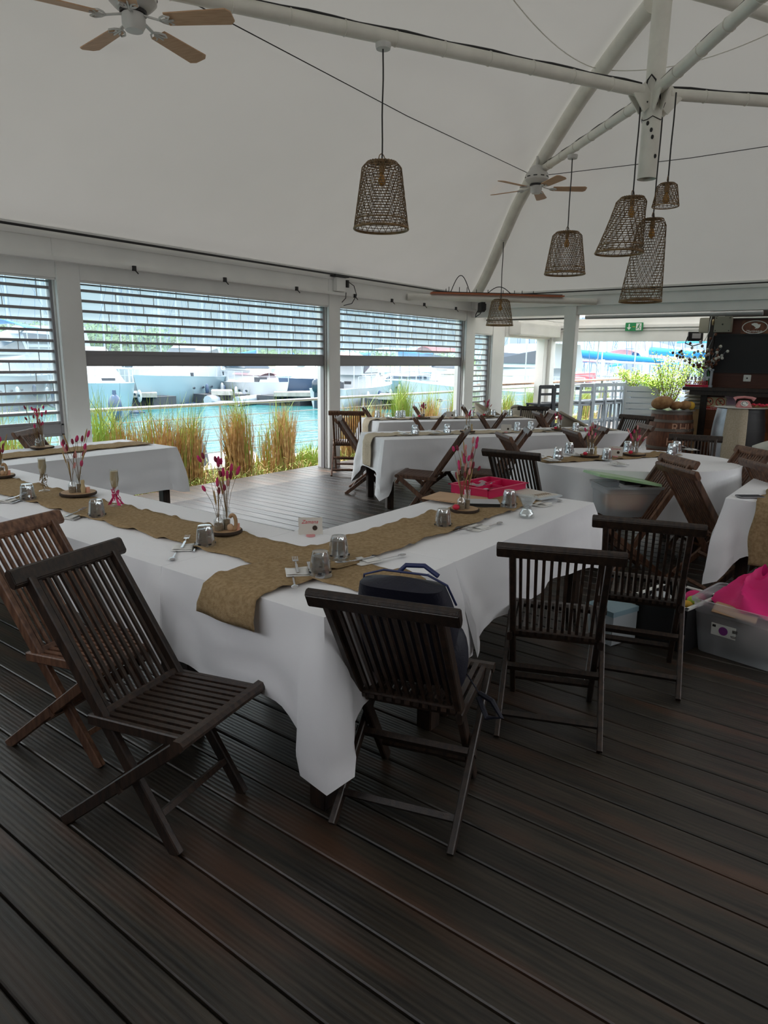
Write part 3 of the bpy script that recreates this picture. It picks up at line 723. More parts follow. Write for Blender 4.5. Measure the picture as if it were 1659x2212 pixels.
def cloth(c, sx, sy, rz, drop, extra, label, seed=0, group=None, amp=.018, skirts=(1, 1, 1, 1), rag=.0, z0=TZ, oval=False, nfold=9):
    """rectangular (or oval) tablecloth: top + hanging skirt. corners order: (-,-) (+,-) (+,+) (-,+); skirts: sides -y +x +y -x"""
    zt = z0+.012; rnd = random.Random(seed)
    P = []                       # perimeter points: (x, y, nx, ny, side, cornerweight, cornerindex)
    if oval:
        n = 120
        for k in range(n):
            a = 2*math.pi*k/n; x, y = sx/2*math.cos(a), sy/2*math.sin(a); nx, ny = math.cos(a)/sx, math.sin(a)/sy; l = math.hypot(nx, ny)
            P.append((x, y, nx/l, ny/l, 0, 0., 0))
    else:
        cor = [(-1, -1), (1, -1), (1, 1), (-1, 1)]; nrm = [(0, -1), (1, 0), (0, 1), (-1, 0)]; r = .02
        for s in range(4):
            x0, y0 = cor[s][0]*sx/2, cor[s][1]*sy/2; x1, y1 = cor[(s+1) % 4][0]*sx/2, cor[(s+1) % 4][1]*sy/2
            L = math.hypot(x1-x0, y1-y0); n = max(14, int(L/.035)); nx, ny = nrm[s]; px, py = nrm[(s-1) % 4]
            for k in range(n):
                u = (k+.5)/n*L; w0 = math.exp(-(u/.10)**2); w1 = math.exp(-((L-u)/.10)**2)
                P.append((x0+(x1-x0)*u/L, y0+(y1-y0)*u/L, nx, ny, s, max(w0, w1), s if w0 > w1 else (s+1) % 4))
            # corner vertex
            qx, qy = nrm[(s+1) % 4]
            P.append((x1, y1, (nx+qx)*.707, (ny+qy)*.707, s, 1.15, (s+1) % 4))
    n = len(P); NV = 15; ph = [rnd.uniform(0, 6.28) for _ in range(6)]; sc = sx+sy
    per = 0; arc = []
    for i in range(n):
        arc.append(per); j = (i+1) % n; per += math.hypot(P[j][0]-P[i][0], P[j][1]-P[i][1])
    def ring(v):
        out = []
        for i, (x, y, nx, ny, s, w, ci) in enumerate(P):
            a = arc[i]/per*2*math.pi; q = arc[i]
            d = drop+extra[ci]*w**1.2 if not oval else drop
            if not oval and not skirts[s]: d = min(d, .03)
            fold = math.sin(q*nfold+ph[0])*.5+math.sin(q*nfold*1.9+ph[1])*.3+math.sin(q*nfold*.43+ph[2])*.5
            if oval: fold = math.sin(q*nfold*1.6+ph[0]+.5*math.sin(q*2.1))*.9+.4*math.sin(q*nfold*.7+ph[3])
            o = .006+v*.03+fold*amp*min(1, v*1.6)+.012*nz(q*6+seed, v*5)*min(1, v*3)+(0 if oval else .07*w*math.sin(min(1, v*1.2)*math.pi*.5)-.03*math.exp(-((w-.45)/.2)**2)*v)
            if not oval and not skirts[s]: o = .004
            z = zt-d*v-.008*math.sin(v*math.pi)+rag*v*math.sin(q*7+ph[4])
            out.append(Vector((x+nx*o, y+ny*o, z)))
        return out
    vs = []; fs = []
    t_in = [Vector((x*.985, y*.985, zt+.001)) for x, y, *_ in P]
    rings = [t_in]+[ring(v) for v in [0, .03, .08, .15, .23, .32, .42, .52, .62, .72, .81, .89, .95, 1]]
    for r_ in rings: vs += r_
    for a in range(len(rings)-1):
        for i in range(n): j = (i+1) % n; fs.append((a*n+i, a*n+j, (a+1)*n+j, (a+1)*n+i))
    mb = MB(); mb.add(vs, fs)
    # top surface with faint creases
    if oval:
        mb.grid(48, 12, lambda u, v: Vector((sx/2*.985*v*math.cos(u*2*math.pi), sy/2*.985*v*math.sin(u*2*math.pi), zt+.001)), closeu=True)
    else:
        hx, hy = sx/2*.985, sy/2*.985; N1, N2 = max(8, int(sx/.03)), max(8, int(sy/.03))
        def top(u, v):
            X, Y = -hx+2*hx*u, -hy+2*hy*v; e_ = min(1, 8*min(u, 1-u, v, 1-v)+.0)
            z = .0035*nz(X*5+seed, Y*9, seed)+.0025*nz(X*14, Y*5+seed)+.003*max(0, 1-abs(X-.1*sx)/.012)+.002*max(0, 1-abs(Y)/.012)
            return Vector((X, Y, zt+.001+z*e_))
        mb.grid(N1, N2, top)
    o = mb.build('tablecloth', M['cloth'], smooth=60); o.location = (c[0], c[1], 0); o.rotation_euler = (0, 0, rz)
    tag(o, label, 'tablecloth', group); return o
def runner(pts, w, label, mat_='burlap', drop0=0., drop1=0., seed=1, z0=TZ, ruff=.012, lift=.0):
    """strip along a centre line on the table top, optional hanging ends"""
    zt = z0+.019+lift; P = [Vector((x, y)) for x, y in pts]; rnd = random.Random(seed); ph = [rnd.uniform(0, 6) for _ in range(4)]
    L = sum((b-a).length for a, b in zip(P, P[1:])); n = max(20, int(L/.02))
    def at(s):
        for a, b in zip(P, P[1:]):
            l = (b-a).length
            if s <= l+1e-9 or b is P[-1]: return a+(b-a)*(s/l), (b-a).normalized()
            s -= l
    rows = []
    tot0 = -drop0; tot1 = L+drop1; ns = int((tot1-tot0)/.018)
    for k in range(ns+1):
        s = tot0+(tot1-tot0)*k/ns
        if s < 0: p, d = at(0); base = p-d*(.022+.01*math.sin(-s*20)); z = zt+s
        elif s > L: p, d = at(L); base = p+d*(.022+.01*math.sin((s-L)*20)); z = zt-(s-L)
        else: p, d = at(s); base = p; z = zt
        if s < 0: base = p-d*.03; 
        if s > L: base = p+d*.03
        sd = Vector((-d.y, d.x)); row = []
        for j in range(11):
            u = j/10*2-1; ed = abs(u)**4
            wav = math.sin(s*26+ph[0]+(1.7 if u > 0 else 0))*.6+math.sin(s*47+ph[1]+u)*.4
            off = (w/2)*u+ed*.010*math.sin(s*19+ph[2]+u*2)
            q = base+sd*off
            hang = (s < 0 or s > L)
            zz = z+(0 if hang else ed*ruff*max(0, wav)+.004*nz(s*9+seed, u*2)+.003+.004*nz(s*20, u*3))
            if hang:
                dd = d*(-1 if s < 0 else 1); q = q+dd*(.012*math.sin(u*4+ph[3])*.5*min(1, abs(s if s < 0 else s-L)*8)+.035*min(1, abs(s if s < 0 else s-L)*12))
            row.append(Vector((q.x, q.y, zz)))
        rows.append(row)
    mb = MB(); nu = 11
    vs = [p for r_ in rows for p in r_]; fs = [(a*nu+i, a*nu+i+1, (a+1)*nu+i+1, (a+1)*nu+i) for a in range(len(rows)-1) for i in range(nu-1)]
    mb.add(vs, fs); o = mb.build('table_runner', M[mat_], smooth=60, solid=.0035)
    return tag(o, label, 'runner')

# --- near L-shaped table group
X0, X1, Y0, Y1 = 1.60, 2.36, 1.45, 2.24
SEAMX, SEAMY = 2.42, 2.34
table(((X0+2.40)/2, (Y0+2.32)/2), 2.40-X0-.03, 2.32-Y0-.03, 0, 'square dark table under the cloth at the near corner of the L', inset=.04)
cloth(((X0+2.415)/2, (Y0+2.335)/2), 2.415-X0, 2.335-Y0, 0, .36, (.20, .06, 0, .02), 'white tablecloth with a long pointed corner hanging at the near table corner', 3, skirts=(1, 0, 0, 1), amp=.022, rag=.008)
table(((X0+X1)/2, 2.345+1.45), X1-X0-.03, 2.88, 0, 'long dark table under cloth forming the left arm of the L', legs=(1, 1, 1, 1))
cloth(((X0+X1)/2, 2.345+1.46), X1-X0, 2.92, 0, .34, (.03, 0, 0, 0), 'white tablecloth on the long left arm, beside the tilted near-left chair', 5, skirts=(0, 1, 1, 1), amp=.024, rag=.006)
table(((2.43+4.03)/2, (Y0+Y1)/2), 1.58, Y1-Y0-.03, 0, 'dark table under cloth forming the right arm of the L')
cloth(((2.425+4.04)/2, (Y0+Y1)/2), 1.615, Y1-Y0, 0, .36, (.06, .03, .03, 0), 'white tablecloth on the right arm, under the magenta tray and glass vase', 8, skirts=(1, 1, 1, 0), amp=.028, rag=.008)
runner([(2.0, Y0), (2.0, 5.2)], .30, 'burlap runner down the left arm, its end hanging behind the backpack chair', drop0=.10, seed=2)
runner([(X0, 1.89), (2.6, 1.88), (4.0, 1.84)], .31, 'burlap runner along the right arm, its fringed end hanging over the near-left edge', drop0=.12, seed=6, lift=.006)
# --- left far table by the shutters
table((2.45, 5.88), 2.95, .84, 0, 'dark table under white cloth beside the reeds, far left', inset=.07)
cloth((2.45, 5.88), 3.0, .88, 0, .38, (.0, .04, .06, 0), 'white tablecloth on the far left table beside the reeds', 12, amp=.012)
runner([(1.2, 5.88), (3.9, 5.88)], .30, 'grey burlap runner on the far left table', seed=9, ruff=.005)
# --- centre back tables, turned 33 degrees
A33 = R(-33); u33 = Vector((math.cos(A33), math.sin(A33))); v33 = Vector((-u33.y, u33.x))
T2o = Vector((5.78, 4.36)); T2c = T2o+u33*1.62+v33*.40
table(T2c, 3.12, .72, A33, 'long dark table, second row from the water, under cloth', inset=.03)
cloth(T2c, 3.24, .80, A33, .36, (.24, .0, .0, .20), 'white tablecloth on the long centre table with dark legs showing', 15, amp=.008)
runner([tuple(T2o+v33*.42), tuple(T2c+u33*1.6+v33*.02)], .30, 'burlap runner on the long centre table, light put into its pale colour, end hanging at its left', 'burlap_pale', drop0=.34, seed=12)  # paler burlap stands for the light falling on this runner
T3o = Vector((7.33, 5.62)); T3c = T3o+u33*1.22+v33*.40
table(T3c, 2.36, .72, A33, 'long dark table nearest the reeds, under cloth')
cloth(T3c, 2.44, .80, A33, .36, (.06, 0, 0, .05), 'white tablecloth on the table nearest the reeds, behind the long centre table', 18, amp=.008)
runner([tuple(T3o+v33*.42), tuple(T3c+u33*1.2+v33*.02)], .28, 'pale burlap runner on the table nearest the reeds', 'burlap_pale', drop0=.30, seed=15)
# --- oval table
T4c = Vector((6.13, 1.93)); A4 = R(-58)
table(T4c, 1.86, 1.40, A4, 'oval dark table under a draped white cloth', oval=True)
cloth(T4c, 1.90, 1.46, A4, .46, (0, 0, 0, 0), 'white cloth falling in folds round the oval table', 21, amp=.055, oval=True, nfold=9)
runner([(5.42, 2.44), (5.95, 2.12), (6.45, 1.85), (6.72, 1.70)], .26, 'burlap runner on the oval table', seed=18)
# --- table cropped at the right
table((5.55, .25), 1.5, 1.14, 0, 'dark table under cloth cut by the right edge of the photo', inset=.10)
cloth((5.53, .25), 1.56, 1.18, 0, .34, (.0, 0, 0, .20), 'white tablecloth with a pointed corner on the table at the right edge', 24, amp=.022)
runner([(4.75, .50), (6.2, .50)], .34, 'burlap runner hanging from the table at the right edge', drop0=.40, seed=21, ruff=.004)

# --- folding chairs
def make_chair(label, m='teak'):
    t = thing('folding_chair', label, 'chair'); o = -.37; mt = M[m]
    b = MB(); b.bar((-.243, o, .875), (.243, o, .875), .034, .068, up=(0, -.55, 1), cham=.010); b.build('top_rail', mt, t, bevel=.003)
    for s in (-1, 1):
        b = MB(); b.bar((s*.182, o+.012, .865), (s*.182, o+.58, .0), .026, .044, up=(0, 1, .6), cham=.004); b.build('leg', mt, t)
    b = MB(); b.bar((-.172, o+.297, .425), (.172, o+.297, .425), .03, .05, up=(0, -.55, 1), cham=.005); b.build('lower_rail', mt, t)
    b = MB()
    for k in range(11):
        x = -.150+k*.030; b.bar((x, o+.018, .85), (x, o+.285, .445), .0125, .012, up=(0, 1, .6))
    b.build('back_slats', mt, t)
    b = MB()
    for k in range(11):
        x = -.165+k*.033; b.bar((x, o+.27, .428), (x, o+.635, .445), .020, .014)
    for s in (-1, 1): b.bar((s*.192, o+.25, .415), (s*.192, o+.63, .428), .022, .038, cham=.004)
    b.build('seat', mt, t)
    b = MB(); b.bar((-.232, o+.648, .435), (.232, o+.648, .435), .050, .034, cham=.012); b.build('seat_front_rail', mt, t)
    for s in (-1, 1):
        b = MB(); b.bar((s*.214, o+.640, .425), (s*.214, o+.11, .0), .024, .042, up=(0, -1, 1.1), cham=.004); b.build('leg', mt, t)
    for y, z, w, h in ((.385, .215, .46, .042), (.195, .075, .43, .026)):
        b = MB(); b.bar((-w/2, o+y, z), (w/2, o+y, z), .022, h, up=(0, -1, 1.1)); b.build('stretcher', mt, t)
    b = MB(); b.bar((-.18, o+.505, .115), (.18, o+.505, .115), .020, .028, up=(0, 1, .6)); b.build('stretcher', mt, t)
    return t
chair_a = make_chair('', 'teak'); chair_b = make_chair('', 'teak_grey'); used_ch = {}
def place_chair(x, y, th, label, kind='a', group=None, rail=True):
    f = Vector((math.cos(R(th)), math.sin(R(th)))); p = Vector((x, y))+(f*.37 if rail else Vector((0, 0)))
    src = chair_a if kind == 'a' else chair_b
    if kind not in used_ch:
        used_ch[kind] = 1; r = src; r.location = (p.x, p.y, 0); r.rotation_euler = (0, 0, R(th-90)); r['label'] = label
    else: r = dup(src, (p.x, p.y, 0), R(th-90), label)
    return r
CH = [
 (1.205, 2.31, -77, 'tilted dark folding chair with empty slatted seat at the near left', 'a'),
 (1.31, 2.96, -76, 'brown folding chair cut by the left edge of the photo', 'b'),
 (1.54, 1.165, 17, 'dark folding chair with a navy backpack on its seat', 'a'),
 (2.43, .98, 22, 'dark folding chair seen from behind, just right of the backpack chair', 'a'),
 (3.13, .86, 16, 'dark folding chair seen from behind, farthest right in the near row', 'a'),
 (5.42, 1.32, 136, 'folding chair carrying the green-lidded storage box', 'b'),
 (4.93, 1.20, -44, 'weathered folding chair tucked against the table at the right edge', 'b'),
 (6.45, .97, 136, 'brown folding chair with its back to the bar, right of the oval table', 'b'),
 (5.55, .80, -52, 'folding chair half cut by the right edge, in front of the cream armchair', 'b'),
 (7.22, 1.62, 192, 'black-looking folding chair at the far end of the oval table', 'a'),
 (4.87, 2.43, 5, 'dark folding chair seen from behind, left of the oval table', 'a'),
 (5.95, 3.05, -46, 'folding chair edge-on between the oval and the long centre table, rail at left', 'b'),
 (6.62, 3.13, 122, 'pale-railed folding chair leaning right at the near side of the long centre table', 'b'),
 (6.02, 3.52, 112, 'brown folding chair seen from the side at the left end of the long centre table', 'b'),
 (7.06, 5.97, 37, 'brown folding chair standing against the second white post', 'b'),
 (6.31, 5.46, -57, 'folding chair tucked behind the left end of the long centre table', 'b'),
 (7.96, 6.40, -52, 'folding chair beyond the reedside table, leftmost behind its cloth', 'b'),
 (8.72, 6.02, -55, 'folding chair beyond the reedside table near its flower board', 'b'),
 (9.26, 5.48, -60, 'folding chair beyond the reedside table, next to the third post', 'b'),
 (7.05, 4.86, -54, 'folding chair edge-on between the two long back tables, leftmost', 'b'),
 (7.62, 4.80, 118, 'folding chair edge-on leaning right between the two long back tables', 'b'),
 (8.05, 4.50, -54, 'folding chair edge-on leaning left, middle of the gap between back tables', 'b'),
 (8.60, 4.42, 118, 'folding chair edge-on leaning right near the white tablecloth end', 'b'),
 (9.90, 4.60, 202, 'dark slatted folding chair at the far end of the reedside table', 'a'),
 (9.30, 4.02, 128, 'folding chair leaning left in front of the free-standing white post', 'b'),
 (8.85, 4.05, -52, 'folding chair edge-on just left of the free-standing white post', 'b'),
 (6.80, 2.72, -48, 'folding chair with its rail at left, behind the oval table', 'b'),
 (7.45, 2.66, 128, 'folding chair leaning right behind the middle of the oval table', 'b'),
 (8.05, 2.36, 128, 'folding chair leaning right behind the oval table, before the rum barrel', 'b'),
 (9.35, 2.86, 170, 'dark folding chair at the far end of the long centre table', 'a'),
 (3.08, 6.50, -50, 'folding chair behind the far left table, before the lowered shutter', 'b'),
]
for c in CH: place_chair(*c)
# ================================================================== THINGS ON THE TABLES
TOP = TZ+.0145            # cloth surface
RUN = TZ+.027             # runner surface
random.seed(11)
used = {}
def proto(key, maker, loc, rz, label, group=None, scale=None):
    if key not in used:
        t = maker(); used[key] = t; t.location = loc; t.rotation_euler = (0, 0, rz)
        if scale: t.scale = scale
        t['label'] = label
        if group: t['group'] = group
        return t
    t = dup(used[key], loc, rz, label, scale=scale)
    if 'group' in t.keys(): del t['group']
    if group: t['group'] = group
    return t
def mk_glass():
    t = thing('tumbler', '', 'glass')
    b = MB(); fl = lambda a, z: 1+.045*math.cos(a*9)*(1 if .02 < z < .078 else .0)
    b.lathe([(.041, 0), (.0405, .012), (.036, .03), (.034, .05), (.031, .075), (.027, .088), (.0, .089)], 36, rmul=fl)
    b.lathe([(.038, .001), (.0335, .03), (.031, .05), (.028, .072), (.0, .074)], 24)
    b.build('glass_body', M['glass'], t, smooth=50)
    b = MB()
    for k in range(6):
        a = k*math.pi/3; b.box((.0405*math.cos(a), .0405*math.sin(a), .018), (.0015, .012, .006), Matrix.Rotation(a, 3, 'Z'))
    b.build('printed_motif', M['black'], t)
    return t
for (x, y, z, lab) in [
 (61, 1081, TOP, 'upturned ribbed tumbler at the far left of the left arm, by a folded napkin'),
 (210, 1118, TOP, 'upturned ribbed tumbler between the left flower board and the pink-ribboned flute'),
 (444, 1181, TOP, 'upturned ribbed tumbler in front of the round candle board'),
 (692, 1243, RUN, 'upturned ribbed tumbler nearest the camera, beside the fork pouch'),
 (732, 1206, RUN, 'upturned ribbed tumbler just behind the nearest tumbler'),
 (957, 1140, TOP, 'upturned ribbed tumbler left of the tall pink grass board on the right arm'),
 (1099, 1095, RUN, 'upturned ribbed tumbler between the magenta tray and the waisted vase'),
 (896, 937, RUN, 'leftmost upturned tumbler on the long centre table'),
 (966, 935, RUN, 'second upturned tumbler from the left on the long centre table'),
 (1117, 930, RUN, 'upturned tumbler right of the name card on the long centre table'),
 (1146, 928, RUN, 'upturned tumbler on the centre table behind the pale-railed chair'),
 (1243, 931, RUN, 'upturned tumbler near the rattan armchair, centre table'),
 (1286, 925, RUN, 'rightmost upturned tumbler on the long centre table'),
 (815, 902, RUN, 'leftmost upturned tumbler on the reedside table'),
 (860, 902, RUN, 'left one of the paired tumblers on the reedside table'),
 (870, 901, RUN, 'right one of the paired tumblers on the reedside table'),
 (982, 900, RUN, 'upturned tumbler right of the name card on the reedside table'),
 (1017, 899, RUN, 'upturned tumbler beside the third post, reedside table'),
 (1065, 899, RUN, 'upturned tumbler right of the shell board on the reedside table'),
 (1090, 900, RUN, 'left one of two tumblers at the right end of the reedside table'),
 (1101, 899, RUN, 'right one of two tumblers at the right end of the reedside table'),
 (1205, 991, RUN, 'leftmost upturned tumbler on the oval table'),
 (1229, 979, RUN, 'second upturned tumbler from the left on the oval table'),
 (1310, 993, RUN, 'front upturned tumbler before the oval table name card'),
 (1355, 976, RUN, 'upturned tumbler behind the right flower board, oval table'),
 (1450, 982, RUN, 'left one of the paired tumblers at the right of the oval table'),
 (1461, 976, RUN, 'right one of the paired tumblers at the right of the oval table'),
]:
    p = fz(x, y, z); proto('glass', mk_glass, (p.x, p.y, z), random.uniform(0, 6), lab, scale=(1.12,)*3)

# ---- flower boards
def grass_head(b, p, d, l, r):
    d = Vector(d).normalized(); b.tube([p, p+d*l*.15, p+d*l*.5, p+d*l*.85, p+d*l], [r*.25, r*.8, r, r*.7, r*.1], 7)
def flower_board(loc, label, rz=0, s=1., stems=14, ht=.30, seed=1, extras=('candle', 'arch'), r0=.085, round_flask=False, spread=1.):
    rnd = random.Random(seed)
    t = thing('flower_board', label, 'centrepiece', loc, rz)
    b = MB(); b.lathe([(r0*.97, .001), (r0, .004), (r0, .013), (r0*.97, .016)], 32, rmul=lambda a, z: 1+.02*math.sin(a*3+seed)); b.build('bark_edge', M['bark'], t, smooth=40)
    b = MB(); b.lathe([(0, .0165), (r0*.94, .0168)], 32); b.build('slice_top', M['slice'], t)
    def vase(name, x, y, r, h, neck, kind):
        v = MB()
        if kind == 'bottle': v.lathe([(r*.9, .017), (r, .022), (r, .017+h*.68), (neck, .017+h*.85), (neck, .017+h), (neck*1.15, .018+h)], 20, (x, y, 0), cap=False)
        elif kind == 'flask': v.lathe([(r*.7, .017), (r*1.25, .03), (r*1.3, .017+h*.3), (neck, .017+h*.75), (neck, .017+h), (neck*1.2, .018+h)], 20, (x, y, 0), cap=False)
        else: v.lathe([(r, .017), (r, .017+h), (r*1.04, .018+h)], 20, (x, y, 0), cap=False)
        o = v.build(name, M['glass2'], t, smooth=50)
        f = MB(); f.lathe([(r*.9, .018), (r*.92, .017+h*.45), (0, .017+h*.45)], 18, (x, y, 0)); f.build('sand_filling', M['sand'], o)
        return o
    vase('tube_vase', .012, -.005, .017, .105, .017, 'tube')
    vase('bottle_vase', -.022, -.028, .022, .075, .012, 'flask' if round_flask else 'bottle')
    if 'arch' in extras:
        b = MB(); n = 18
        b.tube([(.045+.016*math.cos(R(200)+k/n*R(300))*1.0, -.03+.016*0, .058+.036*math.sin(R(200)+k/n*R(300))) for k in range(n+1)], .009, 8); b.build('wooden_ring', M['slice'], t, smooth=50)
        b = MB(); b.ell((.035, -.035, .034), (.016, .016, .018), 12, 8); b.build('amber_ball', M['kraft'], t, smooth=60)
    if 'cork' in extras:
        b = MB(); b.lathe([(.012, .017), (.015, .045), (.010, .062), (.009, .07), (.012, .082), (.010, .094), (0, .096)], 14, (.042, -.028, 0)); b.build('cork_figure', M['champ'], t, smooth=50)
    if 'candle' in extras:
        b = MB(); b.lathe([(.013, .017), (.013, .048), (0, .048)], 16, (.062, -.012, 0)); b.build('candle', M['candle'], t, smooth=40)
    if 'heart' in extras:
        b = MB(); b.ell((-.052, -.045, .032), (.020, .018, .015), 12, 8); b.build('red_heart', M['sig'] if 'sig' in M else M['red'], t, smooth=60)
    st, h1, h2, h3, wh = MB(), MB(), MB(), MB(), MB()
    for k in range(stems+8):
        base = Vector((.012, -.005, .07)) if k % 3 else Vector((-.022, -.028, .06))
        a = rnd.uniform(0, 6.28); tl = rnd.uniform(.03, .26)*spread*(1.5 if k % 4 == 0 else .8); L = ht*rnd.uniform(.35, 1.05)
        dr = Vector((math.cos(a)*tl, math.sin(a)*tl, 1)).normalized(); e1 = base+dr*L*.6; d2 = (dr+Vector((math.cos(a), math.sin(a), 0))*tl*.8).normalized(); e2 = e1+d2*L*.4
        st.tube([base-dr*.04, base, e1, e2], .0011, 4)
        ty = rnd.random()
        if ty < .42: grass_head(h1, e2, d2, rnd.uniform(.032, .048), .0088)
        elif ty < .62: grass_head(h2, e2, d2, rnd.uniform(.03, .045), .0085)
        elif ty < .80: grass_head(h3, e2, d2, rnd.uniform(.035, .05), .0075)
        else: grass_head(wh, e2-d2*.03, d2, rnd.uniform(.07, .10), .0045)
    st.build('stems', M['stem'], t); 
    for q, n_, m_ in ((h1, 'pink_tails', 'pink'), (h2, 'burgundy_tails', 'darkpink'), (h3, 'pale_tails', 'palepink'), (wh, 'wheat_ears', 'wheat')):
        if q.v: q.build(n_, M[m_], t, smooth=60)
    return t
M['sig'] = mat('red_heart', (.62, .02, .06), .6)
def fb(x, y, z, *a, **k):
    p = fz(x, y, z); return flower_board((p.x, p.y, z), *a, **k)
camrz = R(37-90)
fb(170, 1068, RUN, 'bark board with tube vase of pink bunny-tails and cork figure, left arm', rz=camrz, seed=3, ht=.27, extras=('cork', 'candle'), r0=.105)
fb(486, 1150, RUN, 'bark board with tall burgundy grasses and wooden ring, near the corner', rz=camrz, seed=8, ht=.31, extras=('arch', 'candle'), r0=.082)
fb(2, 1030, RUN, 'bark board cut by the left edge with peach candles and pink tails', rz=camrz, seed=15, ht=.20, r0=.09, stems=9)
fb(91, 968, TOP+.01, 'bark board with pink and brown dried grasses on the far left table', rz=camrz, seed=19, ht=.30, extras=(), r0=.10, stems=16)
fb(1003, 1104, RUN, 'bark board with wheat and bright pink bunny-tails on the right arm', rz=camrz, seed=27, ht=.30, extras=('heart',), stems=26, r0=.082, spread=.9)
fb(1010, 933, RUN, 'small board with flask of pink tails on the long centre table', rz=camrz, seed=31, ht=.16, extras=('cork',), r0=.09, stems=7, round_flask=True)
fb(1207, 929, RUN, 'small board with red heart and tails at the right of the long centre table', rz=camrz, seed=33, ht=.13, extras=('heart',), r0=.10, stems=8, round_flask=True)
fb(913, 903, RUN, 'small board with red heart on the reedside table', rz=camrz, seed=36, ht=.12, extras=('heart',), r0=.11, stems=6, round_flask=True)
fb(1052, 900, RUN, 'small board with pink tails on the reedside table, near the narrow shutter', rz=camrz, seed=39, ht=.16, extras=('heart',), r0=.11, stems=8, round_flask=True)
fb(1273, 986, RUN, 'left board with red heart and tall pink tails on the oval table', rz=camrz, seed=41, ht=.20, extras=('heart', 'cork'), r0=.085, stems=9, round_flask=True)
fb(1370, 983, RUN, 'right board with spread pink tails on the oval table', rz=camrz, seed=45, ht=.17, extras=('heart',), r0=.10, stems=9, round_flask=True, spread=1.5)

# ---- champagne flutes filled with sand
def flute(x, y, z, label, ribbon):
    p = fz(x, y, z); t = thing('champagne_flute', label, 'glass', (p.x, p.y, z))
    b = MB(); b.lathe([(.032, 0), (.030, .003), (.006, .008), (.004, .02), (.004, .085), (.012, .095), (.018, .11), (.024, .15), (.0215, .205)], 24, cap=False); b.build('glass_body', M['glass2'], t, smooth=50)
    b = MB(); b.lathe([(.0, .098), (.016, .11), (.0225, .15), (.0205, .195), (0, .195)], 20); b.build('sand_filling', M['champ'], t, smooth=50)
    b = MB(); random.seed(int(x))
    for k in range(22):
        a = random.uniform(0, 6.28); h = random.uniform(.03, .10); r = random.uniform(.008, .026)
        b.tube([(0.004*math.cos(a), .004*math.sin(a), h), (r*math.cos(a), r*math.sin(a), h+.01), (r*1.1*math.cos(a+.5), r*1.1*math.sin(a+.5), h-.012)], .0022, 4)
    if ribbon == 'pink':
        for a in (2.0, 4.4, 5.6): b.add([(.003, 0, .07), (-.003, .003, .07), (.03*math.cos(a), .03*math.sin(a), .006), (.045*math.cos(a+.4), .045*math.sin(a+.4), .004)], [(0, 1, 3, 2)])
    b.build('ribbon', M['pink'] if ribbon == 'pink' else M['stem'], t)
flute(96, 1060, RUN, 'sand-filled champagne flute with brown twine round its stem', 'brown')
flute(251, 1092, RUN, 'sand-filled champagne flute with pink ribbon round its stem', 'pink')

# ---- place settings
def mk_napkin():
    t = thing('napkin', '', 'napkin')
    b = MB(); b.grid(9, 9, lambda u, v: Vector((-.045+.09*u, -.055+.11*v, .004+.003*math.sin(u*5)*math.sin(v*4)))); b.build('folded_cloth', M['napkin'], t, smooth=60, solid=.004, offs=0)
    b = MB(); b.grid(7, 7, lambda u, v: Vector((-.043+.086*u, -.053+.075*v, .011+.002*math.sin(u*6)))); b.build('pocket', M['napkin'], t, smooth=60, solid=.002, offs=0)
    return t
def mk_fork():
    t = thing('fork', '', 'fork'); b = MB()
    b.bar((0, -.09, .004), (0, .02, .004), .010, .002); b.bar((0, .02, .004), (0, .055, .006), .006, .002)
    b.box((0, .062, .007), (.024, .018, .002)); b.build('handle', M['chrome'], t)
    for k in range(4):
        b = MB(); b.bar((-.0105+.007*k, .068, .007), (-.0100+.0067*k, .105, .011), .0032, .002); b.build('tine', M['chrome'], t)
    return t
def mk_spoon():
    t = thing('spoon', '', 'spoon'); b = MB(); b.bar((0, -.06, .004), (0, .06, .004), .007, .002); b.build('handle', M['chrome'], t)
    b = MB(); b.ell((0, .08, .006), (.014, .021, .004), 14, 8); b.build('bowl', M['chrome'], t, smooth=60); return t
def mk_knife():
    t = thing('knife', '', 'knife'); b = MB(); b.bar((0, -.10, .004), (0, 0, .004), .012, .005, cham=.002); b.build('handle', M['chrome'], t)
    b = MB(); b.bar((0, 0, .004), (0, .10, .004), .016, .0015); b.build('blade', M['chrome'], t); return t
def setting(x, y, z, deg, where, far=False):
    p = fz(x, y, z); a = R(deg); zz = z+.001
    proto('napkin', mk_napkin, (p.x, p.y, zz), a, 'folded white napkin '+where)
    d = Vector((-math.sin(a), math.cos(a))); s = Vector((d.y, -d.x))
    q = Vector((p.x, p.y))+d*.045; proto('fork', mk_fork, (q.x, q.y, zz+.012), a, 'steel fork tucked in the napkin '+where)
    q = Vector((p.x, p.y))+s*.055+d*.03; proto('knife', mk_knife, (q.x, q.y, zz), a, 'steel knife beside the napkin '+where)
    if not far:
        q = Vector((p.x, p.y))-s*.02-d*.10; proto('spoon', mk_spoon, (q.x, q.y, zz), a+math.pi, 'dessert spoon lying in front of the napkin '+where)
setting(22, 1083, TOP, -60, 'at the far left edge')
setting(152, 1118, TOP, -60, 'before the left flower board')
setting(396, 1185, TOP, -45, 'left of the candle board')
setting(642, 1238, TOP+.012, -42, 'nearest the camera')
setting(790, 1214, TOP+.006, 75, 'on the right arm beside the near tumblers')
setting(1030, 1143, TOP, 85, 'on the right arm below the flower board')
setting(1170, 1092, TOP, 85, 'at the right end under the white folder')
